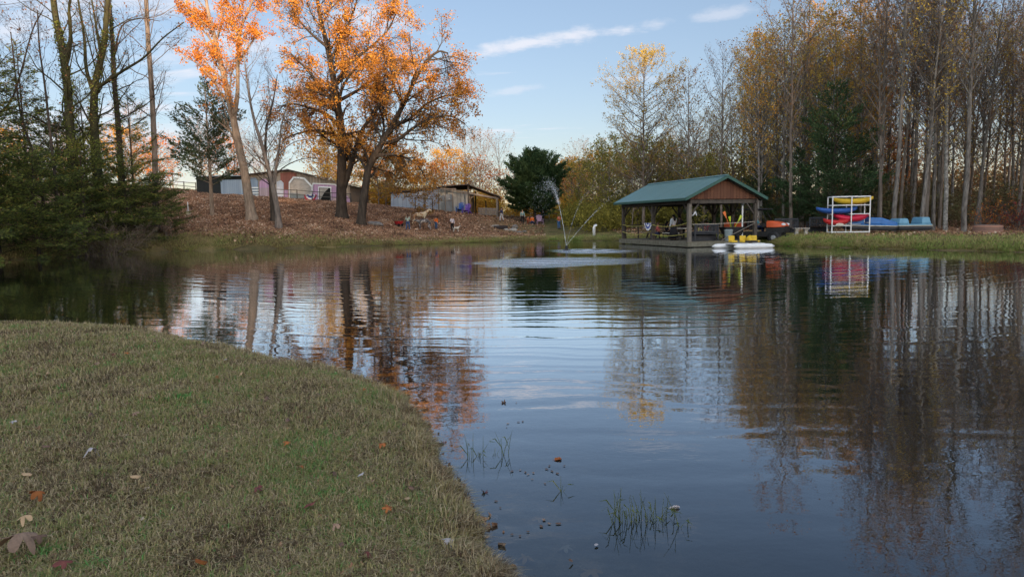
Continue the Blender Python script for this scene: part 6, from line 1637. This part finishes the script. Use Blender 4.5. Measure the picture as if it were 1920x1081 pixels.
def person(loc, H, rz, shirt, pants, hair, label, pose='stand', skin='skin', arms=None, longhair=False, skirt=False, sleeves=True, lean=0.):
    R_ = thing('person', label, 'person', loc, rz)
    J = {'pel': (0, 0, .53), 'sp': (0, -.004, .64), 'ch': (0, 0, .75), 'nk': (0, 0, .835), 'hd': (0, .012, .885), 'ht': (0, .008, .955)}
    arms = arms or ('down', 'down')
    for s, nm, ar in ((-1, 'l', arms[0]), (1, 'r', arms[1])):
        J['sh' + nm] = (s * .098, 0, .80)
        if ar == 'down': J['el' + nm] = (s * .135, -.01, .635); J['wr' + nm] = (s * .145, .04, .49); J['ha' + nm] = (s * .145, .055, .45)
        elif ar == 'fwd': J['el' + nm] = (s * .12, .05, .65); J['wr' + nm] = (s * .07, .16, .68); J['ha' + nm] = (s * .05, .19, .70)
        elif ar == 'up': J['el' + nm] = (s * .15, .06, .75); J['wr' + nm] = (s * .08, .13, .86); J['ha' + nm] = (s * .06, .15, .89)
        J['hi' + nm] = (s * .052, 0, .50); J['kn' + nm] = (s * .06, .012, .28); J['an' + nm] = (s * .062, -.01, .045); J['to' + nm] = (s * .07, .085, .018)
        if pose == 'walk': f = s * .11; J['kn' + nm] = (s * .055, f * .6 + .03, .285); J['an' + nm] = (s * .06, f - .02, .05 + (.02 if s < 0 else 0)); J['to' + nm] = (s * .065, f + .075, .02)
        if pose == 'wide': J['kn' + nm] = (s * .085, .012, .28); J['an' + nm] = (s * .11, -.01, .045); J['to' + nm] = (s * .13, .08, .018)
        if pose == 'sit': J['hi' + nm] = (s * .055, .02, .50); J['kn' + nm] = (s * .075, .25, .51); J['an' + nm] = (s * .075, .27, .29); J['to' + nm] = (s * .08, .36, .26)
    drop = .245 if pose == 'sit' else 0
    if lean:
        for k in list(J):
            if J[k][2] > .6: x, y, z = J[k]; J[k] = (x, y + (z - .55) * math.sin(lean), .55 + (z - .55) * math.cos(lean))
    J = {k: Vector((x, y, z - drop)) * H for k, (x, y, z) in J.items()}
    names = list(J); ix = {k: i for i, k in enumerate(names)}
    E = [('pel', 'sp'), ('sp', 'ch'), ('ch', 'nk'), ('nk', 'hd'), ('hd', 'ht')]
    rd = {'pel': (.085, .06), 'sp': (.07, .052), 'ch': (.085, .06), 'nk': .028, 'hd': (.05, .056), 'ht': (.044, .05)}
    for n_ in 'lr':
        E += [('ch', 'sh' + n_), ('sh' + n_, 'el' + n_), ('el' + n_, 'wr' + n_), ('wr' + n_, 'ha' + n_), ('pel', 'hi' + n_), ('hi' + n_, 'kn' + n_), ('kn' + n_, 'an' + n_), ('an' + n_, 'to' + n_)]
        rd.update({'sh' + n_: .034, 'el' + n_: .024, 'wr' + n_: .016, 'ha' + n_: (.02, .012), 'hi' + n_: .052, 'kn' + n_: .034, 'an' + n_: .022, 'to' + n_: .02})
    sc_ = lambda r, e=0.: tuple((x + e) * H for x in r) if hasattr(r, '__len__') else (r + e) * H
    V, F = skin_mesh([J[k] for k in names], [(ix[a], ix[b]) for a, b in E], [sc_(rd[k]) for k in names])
    m = MB(); m.add(V, F)
    for n_, s in (('l', -1), ('r', 1)):
        ha, wr = J['ha' + n_], J['wr' + n_]; dr = (ha - wr).normalized(); sd2 = dr.cross(Vector((1, 0, 0))).normalized()
        for i in range(4):
            b0 = ha + sd2 * (i - 1.5) * .0085 * H; L = (.04, .046, .043, .034)[i] * H
            m.tube([b0, b0 + dr * L * .5, b0 + dr * L * .85 + Vector((-s * .008 * H, 0, 0))], [.0048 * H, .0044 * H, .0034 * H], 5)
        m.tube([wr + sd2 * .01 * H, wr + sd2 * .024 * H + dr * .012 * H, ha + sd2 * .024 * H], [.006 * H, .0055 * H, .004 * H], 5)
    hd = J['hd']; up = (J['ht'] - hd).normalized()
    m.tube([hd + Vector((0, .05, .018)) * H, hd + Vector((0, .064, .0)) * H], [.006 * H, .01 * H], 6)
    for s in (-1, 1): m.ball(hd + Vector((s * .05, 0, .01)) * H, (.008 * H, .014 * H, .02 * H), 6, 5)
    m.build('body', M[skin], R_, smooth=True)
    hm = MB(); c = hd + Vector((0, -.012, .035)) * H; hm.ball(c, (.056 * H, .06 * H, .05 * H), 12, 8)
    if longhair: hm.tube([c + Vector((0, -.03, .01)) * H, c + Vector((0, -.062, -.05)) * H, c + Vector((0, -.07, -.13)) * H, c + Vector((0, -.07, -.19)) * H], [.045 * H, .05 * H, .045 * H, .015 * H], 8)
    hm.build('hair', cloth(hair), R_, smooth=True)
    def garment(nm, keys, extra, col, root):
        ks = [k for k in names if k in keys]; jx = {k: i for i, k in enumerate(ks)}
        ee = [(jx[a], jx[b]) for a, b in E if a in jx and b in jx]
        V, F = skin_mesh([J[k] for k in ks], ee, [sc_(rd[k], extra) for k in ks], jx[root]); MB().add(V, F).build(nm, cloth(col), R_, smooth=True)
    garment('shirt', ['pel', 'sp', 'ch', 'shl', 'shr', 'ell', 'elr'] + (['wrl', 'wrr'] if sleeves else []), .012, shirt, 'ch')
    garment('trousers', ['pel', 'hil', 'hir', 'knl', 'knr', 'anl', 'anr'], .014 if not skirt else .02, pants, 'pel')
    if skirt:
        p = J['pel']; MB().tube([p + Vector((0, 0, .03)) * H, p + Vector((0, 0, -.12)) * H, Vector((0, 0, .1)) * H], [.09 * H, .13 * H, .19 * H], 14).build('skirt', cloth(pants), R_, smooth=True)
    sh = MB()
    for n_ in 'lr': sh.tube([J['an' + n_] + Vector((0, -.02, -.02)) * H, J['an' + n_] * .4 + J['to' + n_] * .6, J['to' + n_] + Vector((0, .01, 0)) * H], [.03 * H, .028 * H, .02 * H], 8)
    sh.build('shoes', cloth((.03, .03, .035)) if pants != (.03, .03, .035) else cloth((.6, .6, .6)), R_, smooth=True)
    return R_
BL = (.02, .018, .018); JN = (.07, .13, .28); BK = (.015, .015, .02)
person(G(765, 67), 1.58, rad(175), (.45, .55, .48), JN, BL, 'person in pale green shirt and blue jeans standing in front of the pale cow', 'wide', 'skin_dark', sleeves=False)
person(G(818, 69), 1.32, rad(150), (.95, .2, .02), (.05, .12, .25), BL, 'child in bright orange shirt and blue jeans at the cow\'s head', arms=('down', 'fwd'))
person(G(848, 68), 1.45, rad(190), (.7, .66, .72), BK, (.35, .24, .12), 'person in white top and black trousers standing alone with a small white dog', 'stand', arms=('down', 'fwd'))
person(G(941, 77.5), 1.6, rad(120), (.03, .04, .1), (.6, .6, .62), BL, 'person walking in navy jacket and white trousers above the stone ring', 'walk', arms=('down', 'fwd'))
person(G(980, 79), 1.62, rad(180), (.28, .4, .38), BK, (.4, .28, .15), 'person in grey-green top and black trousers left of the lone cedar', 'stand', arms=('down', 'down'))
s1 = G(998, 85.8); s1.z += .0; person(s1, 1.6, rad(180), (.95, .2, .02), (.03, .05, .12), BL, 'person in bright orange jacket seated under the lone cedar', 'sit')
person(G(990, 86.5), 1.0, rad(150), (.75, .22, .08), (.4, .1, .05), (.2, .12, .06), 'small child in dull orange beside the seated person in orange', 'stand')
person(G(1018, 87.5), 1.75, rad(160), (.015, .015, .03), BK, BL, 'person in dark clothes standing behind the mauve chair', 'stand', 'skin_dark', arms=('fwd', 'down'))
person(G(1048, 77), 1.62, rad(200), (.6, .14, .06), (.06, .16, .36), BL, 'person in rust-orange shirt and blue jeans behind the fountain jet', 'stand', arms=('fwd', 'fwd'))
def P_(px, d, z=DZ): return Vector((xat(px, d), d, z))
person(P_(1263, 43.5), 1.68, rad(160), (.5, .54, .6), BK, BL, 'person with long black hair, pale top and long dark skirt standing in the pavilion', 'stand', longhair=True, skirt=True, arms=('down', 'fwd')).rotation_euler.z = rad(20)
person(P_(1234, 46, DZ + .02), 1.55, rad(60), (.7, .2, .2), (.04, .06, .15), (.1, .06, .04), 'person in coral pink seated at the far picnic table', 'sit', arms=('fwd', 'fwd'))
person(P_(1251, 46.5, DZ + .02), 1.65, rad(-60), (.02, .02, .03), BK, BL, 'person in black seated beside the standing long-haired person', 'sit', arms=('fwd', 'fwd'), longhair=True)
person(P_(1282, 44.6), 1.66, rad(70), (.015, .015, .018), BK, BL, 'person in black leaning forward near the pavilion corner post', 'stand', 'skin_dark', arms=('fwd', 'fwd'), lean=.5)
person(P_(1311, 43.4, DZ + .12), 1.12, rad(200), (.6, .58, .14), BK, BL, 'child in yellow shirt seated near the pavilion front', 'sit', arms=('fwd', 'fwd'))
person(P_(1326, 44.4, DZ + .08), 1.5, rad(120), (.5, .02, .04), BK, BL, 'person in dark red shirt seated in the pavilion', 'sit', arms=('fwd', 'fwd'))
person(uv + Vector((.0, -.05, .62)), 1.6, rad(-124), (.08, .35, .45), (.02, .04, .12), (.7, .68, .64), 'white-haired person in blue and teal sitting in the utility vehicle', 'sit', arms=('fwd', 'fwd'))

# ------------------------------------------------------------ animals
def quad(loc, L, rz, body, patch, label, cat='cow', name='cow', legs=1., horns=False, lie=False, headup=.1, dogear=False):
    """four-legged animal, nose towards +x; L = trunk length"""
    R_ = thing(name, label, cat, loc, rz); h = L * .62 * legs
    v = {'rump': (-.5, 0, .86), 'bk': (-.2, 0, .84), 'ch': (.22, 0, .82), 'sh': (.45, 0, .88), 'nk': (.66, 0, 1.0 + headup), 'pl': (.78, 0, 1.12 + headup), 'mz': (1.0, 0, 1.0 + headup)}
    r = {'rump': .15, 'bk': .19, 'ch': .21, 'sh': .16, 'nk': .1, 'pl': .085, 'mz': .05}
    e = [('rump', 'bk'), ('bk', 'ch'), ('ch', 'sh'), ('sh', 'nk'), ('nk', 'pl'), ('pl', 'mz')]
    for s, n_ in ((-1, 'a'), (1, 'b')):
        v.update({'fs' + n_: (.4, s * .12, .66), 'fk' + n_: (.42, s * .12, .34), 'ff' + n_: (.41, s * .12, .03), 'hh' + n_: (-.46, s * .12, .66), 'hk' + n_: (-.38, s * .12, .48), 'ho' + n_: (-.56, s * .12, .3), 'hf' + n_: (-.52, s * .12, .03)})
        r.update({'fs' + n_: .075, 'fk' + n_: .042, 'ff' + n_: .032, 'hh' + n_: .1, 'hk' + n_: .07, 'ho' + n_: .04, 'hf' + n_: .032})
        e += [('sh', 'fs' + n_), ('fs' + n_, 'fk' + n_), ('fk' + n_, 'ff' + n_), ('rump', 'hh' + n_), ('hh' + n_, 'hk' + n_), ('hk' + n_, 'ho' + n_), ('ho' + n_, 'hf' + n_)]
    z0 = .42 if lie else 0
    def T_(p): x, y, z = p; z = max(.05, z - z0) if lie else z; return Vector((x * L, y * L * 1.1, z * L * (legs if z < .8 else 1) * 1.0))
    ks = list(v); ixx = {k: i for i, k in enumerate(ks)}
    V, F = skin_mesh([T_(v[k]) for k in ks], [(ixx[a], ixx[b]) for a, b in e], [r[k] * L for k in ks], 1)
    m = MB(); m.add(V, F)
    pl = T_(v['pl'])
    for s in (-1, 1): m.tube([pl + Vector((-.02, s * .06, .03)) * L, pl + Vector((-.03, s * .15, .03)) * L, pl + Vector((-.02, s * .2, (-.02 if dogear else .0))) * L], [.03 * L, .035 * L, .01 * L], 6)
    m.build('body', patch, R_, smooth=True)
    if horns:
        hn = MB()
        for s in (-1, 1): hn.tube([pl + Vector((.0, s * .05, .06)) * L, pl + Vector((.0, s * .22, .12)) * L, pl + Vector((.04, s * .36, .3)) * L], [.03 * L, .024 * L, .006 * L], 7)
        hn.build('horns', mat('horn', (.6, .56, .46), .5), R_, smooth=True)
    rp = T_(v['rump']); MB().tube([rp + Vector((-.14, 0, .08)) * L, rp + Vector((-.24, 0, -.05)) * L, rp + Vector((-.22, 0, -.3 if not dogear else .2)) * L], [.025 * L, .018 * L, .02 * L], 6).build('tail', patch, R_, smooth=True)
    return R_
def patchy(name, a, b, sc=2.2):
    m, nt, out = new_mat(name); p = N(nt, 'ShaderNodeBsdfPrincipled', Roughness=.85); tc = N(nt, 'ShaderNodeTexCoord'); nz = N(nt, 'ShaderNodeTexNoise', Scale=sc, Detail=2); nt.links.new(tc.outputs['Object'], nz.inputs['Vector'])
    r = ramp(nt, [(.52, a), (.56, b)]); nt.links.new(nz.outputs['Fac'], r.inputs[0]); nt.links.new(r.outputs[0], p.inputs['Base Color']); nt.links.new(p.outputs[0], out.inputs[0]); return m
quad(G(787, 70.5), 1.28, rad(8), None, patchy('cream_spotted_hide', (.62, .52, .36), (.36, .2, .1), 3), 'cream cow with tan spots and upright horns standing on the leafy slope', horns=True, headup=.12)
quad(G(796, 68), 1.1, rad(170), None, patchy('dark_speckled_hide', (.1, .09, .09), (.4, .37, .36), 4), 'low dark calf with pale speckles in front of the cream cow', 'calf', 'calf', lie=False, legs=.72, headup=-.2)
quad(G(855, 67.5), .5, rad(20), None, mat('white_fur', (.7, .66, .58), .9), 'small white dog beside the person in white top', 'dog', 'dog', dogear=True)
# red garden cart left of the group
gcr = G(748, 68.5); R_ = thing('garden_cart', 'red garden cart with dark wheels at the left of the cow group', 'cart', gcr, .9); R_.scale = (.7, .7, .7)
MB().loft([[(-.4, -.25, .3), (.4, -.25, .3), (.4, .25, .3), (-.4, .25, .3)], [(-.6, -.35, .75), (.6, -.35, .75), (.6, .35, .75), (-.6, .35, .75)]]).build('tray', M['red'], R_)
for x in (-.35, .35):
    for y in (-.32, .32): MB().tube([(x, y - .04, .2), (x, y + .04, .2)], .2, 12).build('wheel', M['black'], R_)
MB().tube([(-.5, 0, .4), (-1.0, 0, .9), (-1.1, 0, 1.0)], .02, 6).build('handle', M['black'], R_)

# ------------------------------------------------------------ rocks
def rock(px, d, s, sq_, mt, label, seed, group=None):
    r = np.random.default_rng(seed); bm = bmesh.new(); bmesh.ops.create_icosphere(bm, subdivisions=3, radius=1)
    ns = r.uniform(0, 6, 6)
    for v in bm.verts:
        c = v.co; k = 1 + .16 * math.sin(2.3 * c.x + ns[0]) + .14 * math.sin(3.1 * c.y + ns[1]) + .1 * math.sin(5 * c.z + 3 * c.x + ns[2]) + r.normal(0, .02)
        v.co = Vector((c.x * sq_[0], c.y * sq_[1], c.z * sq_[2])) * k * s
    me = bpy.data.meshes.new('rock'); bm.to_mesh(me); bm.free(); me.materials.append(mt); o = bpy.data.objects.new('rock', me); C.objects.link(o); o.location = G(px, d, s * sq_[2] * .35); o.rotation_euler.z = r.uniform(0, 1)
    return tag(o, label, 'rock', group)
rock(706, 65, .55, (1.5, .9, .6), M['stone'], 'long grey boulder right of the leaning oak', 1); rock(697, 65.6, .3, (1, 1, .7), M['stone_pale'], 'small pale rock resting at the left end of the long boulder', 2)
gr = 'stones of the hillside fire ring'
rock(928, 75, .3, (1.7, .8, .4), M['stone_pale'], 'flat cream stone at the left of the fire ring', 3, gr); rock(948, 74, .25, (1, .8, .7), M['stone_pale'], 'pale round stone at the front of the fire ring', 4, gr)
rock(962, 74, .42, (1.1, .8, .75), M['stone_pale'], 'largest pale block at the middle of the fire ring', 5, gr); rock(966, 75.5, .35, (1.3, .8, .8), M['stone'], 'dark grey stone lying on top behind the pale block', 6, gr)
rock(976, 73.6, .3, (1.5, .9, .4), M['stone'], 'low brown-grey stone at the right of the fire ring', 7, gr); rock(984, 74, .22, (1.3, .8, .5), M['stone'], 'smallest stone, farthest right of the fire ring', 8, gr)
lg = MB(); lg.tube([(-.75, 0, .2), (0, .02, .22), (.75, 0, .2)], [.2, .22, .19], 10); tag(lg.build('log', mat('charred_log', (.05, .04, .04), .9, (.03, .025, .025), 4)), 'dark charred log lying in the fire ring on the slope', 'log').location = G(939, 74.3)
tb = G(1068, 84); R_ = thing('water_trough', 'long dark trough on the grass by the pale fence', 'trough', tb, .1)
MB().loft([[(-.6, -.25, 0), (.6, -.25, 0), (.6, .25, 0), (-.6, .25, 0)], [(-.75, -.35, .5), (.75, -.35, .5), (.75, .35, .5), (-.75, .35, .5)], [(-.68, -.28, .5), (.68, -.28, .5), (.68, .28, .5), (-.68, .28, .5)], [(-.6, -.22, .1), (.6, -.22, .1), (.6, .22, .1), (-.6, .22, .1)]]).build('body', M['charcoal'], R_)
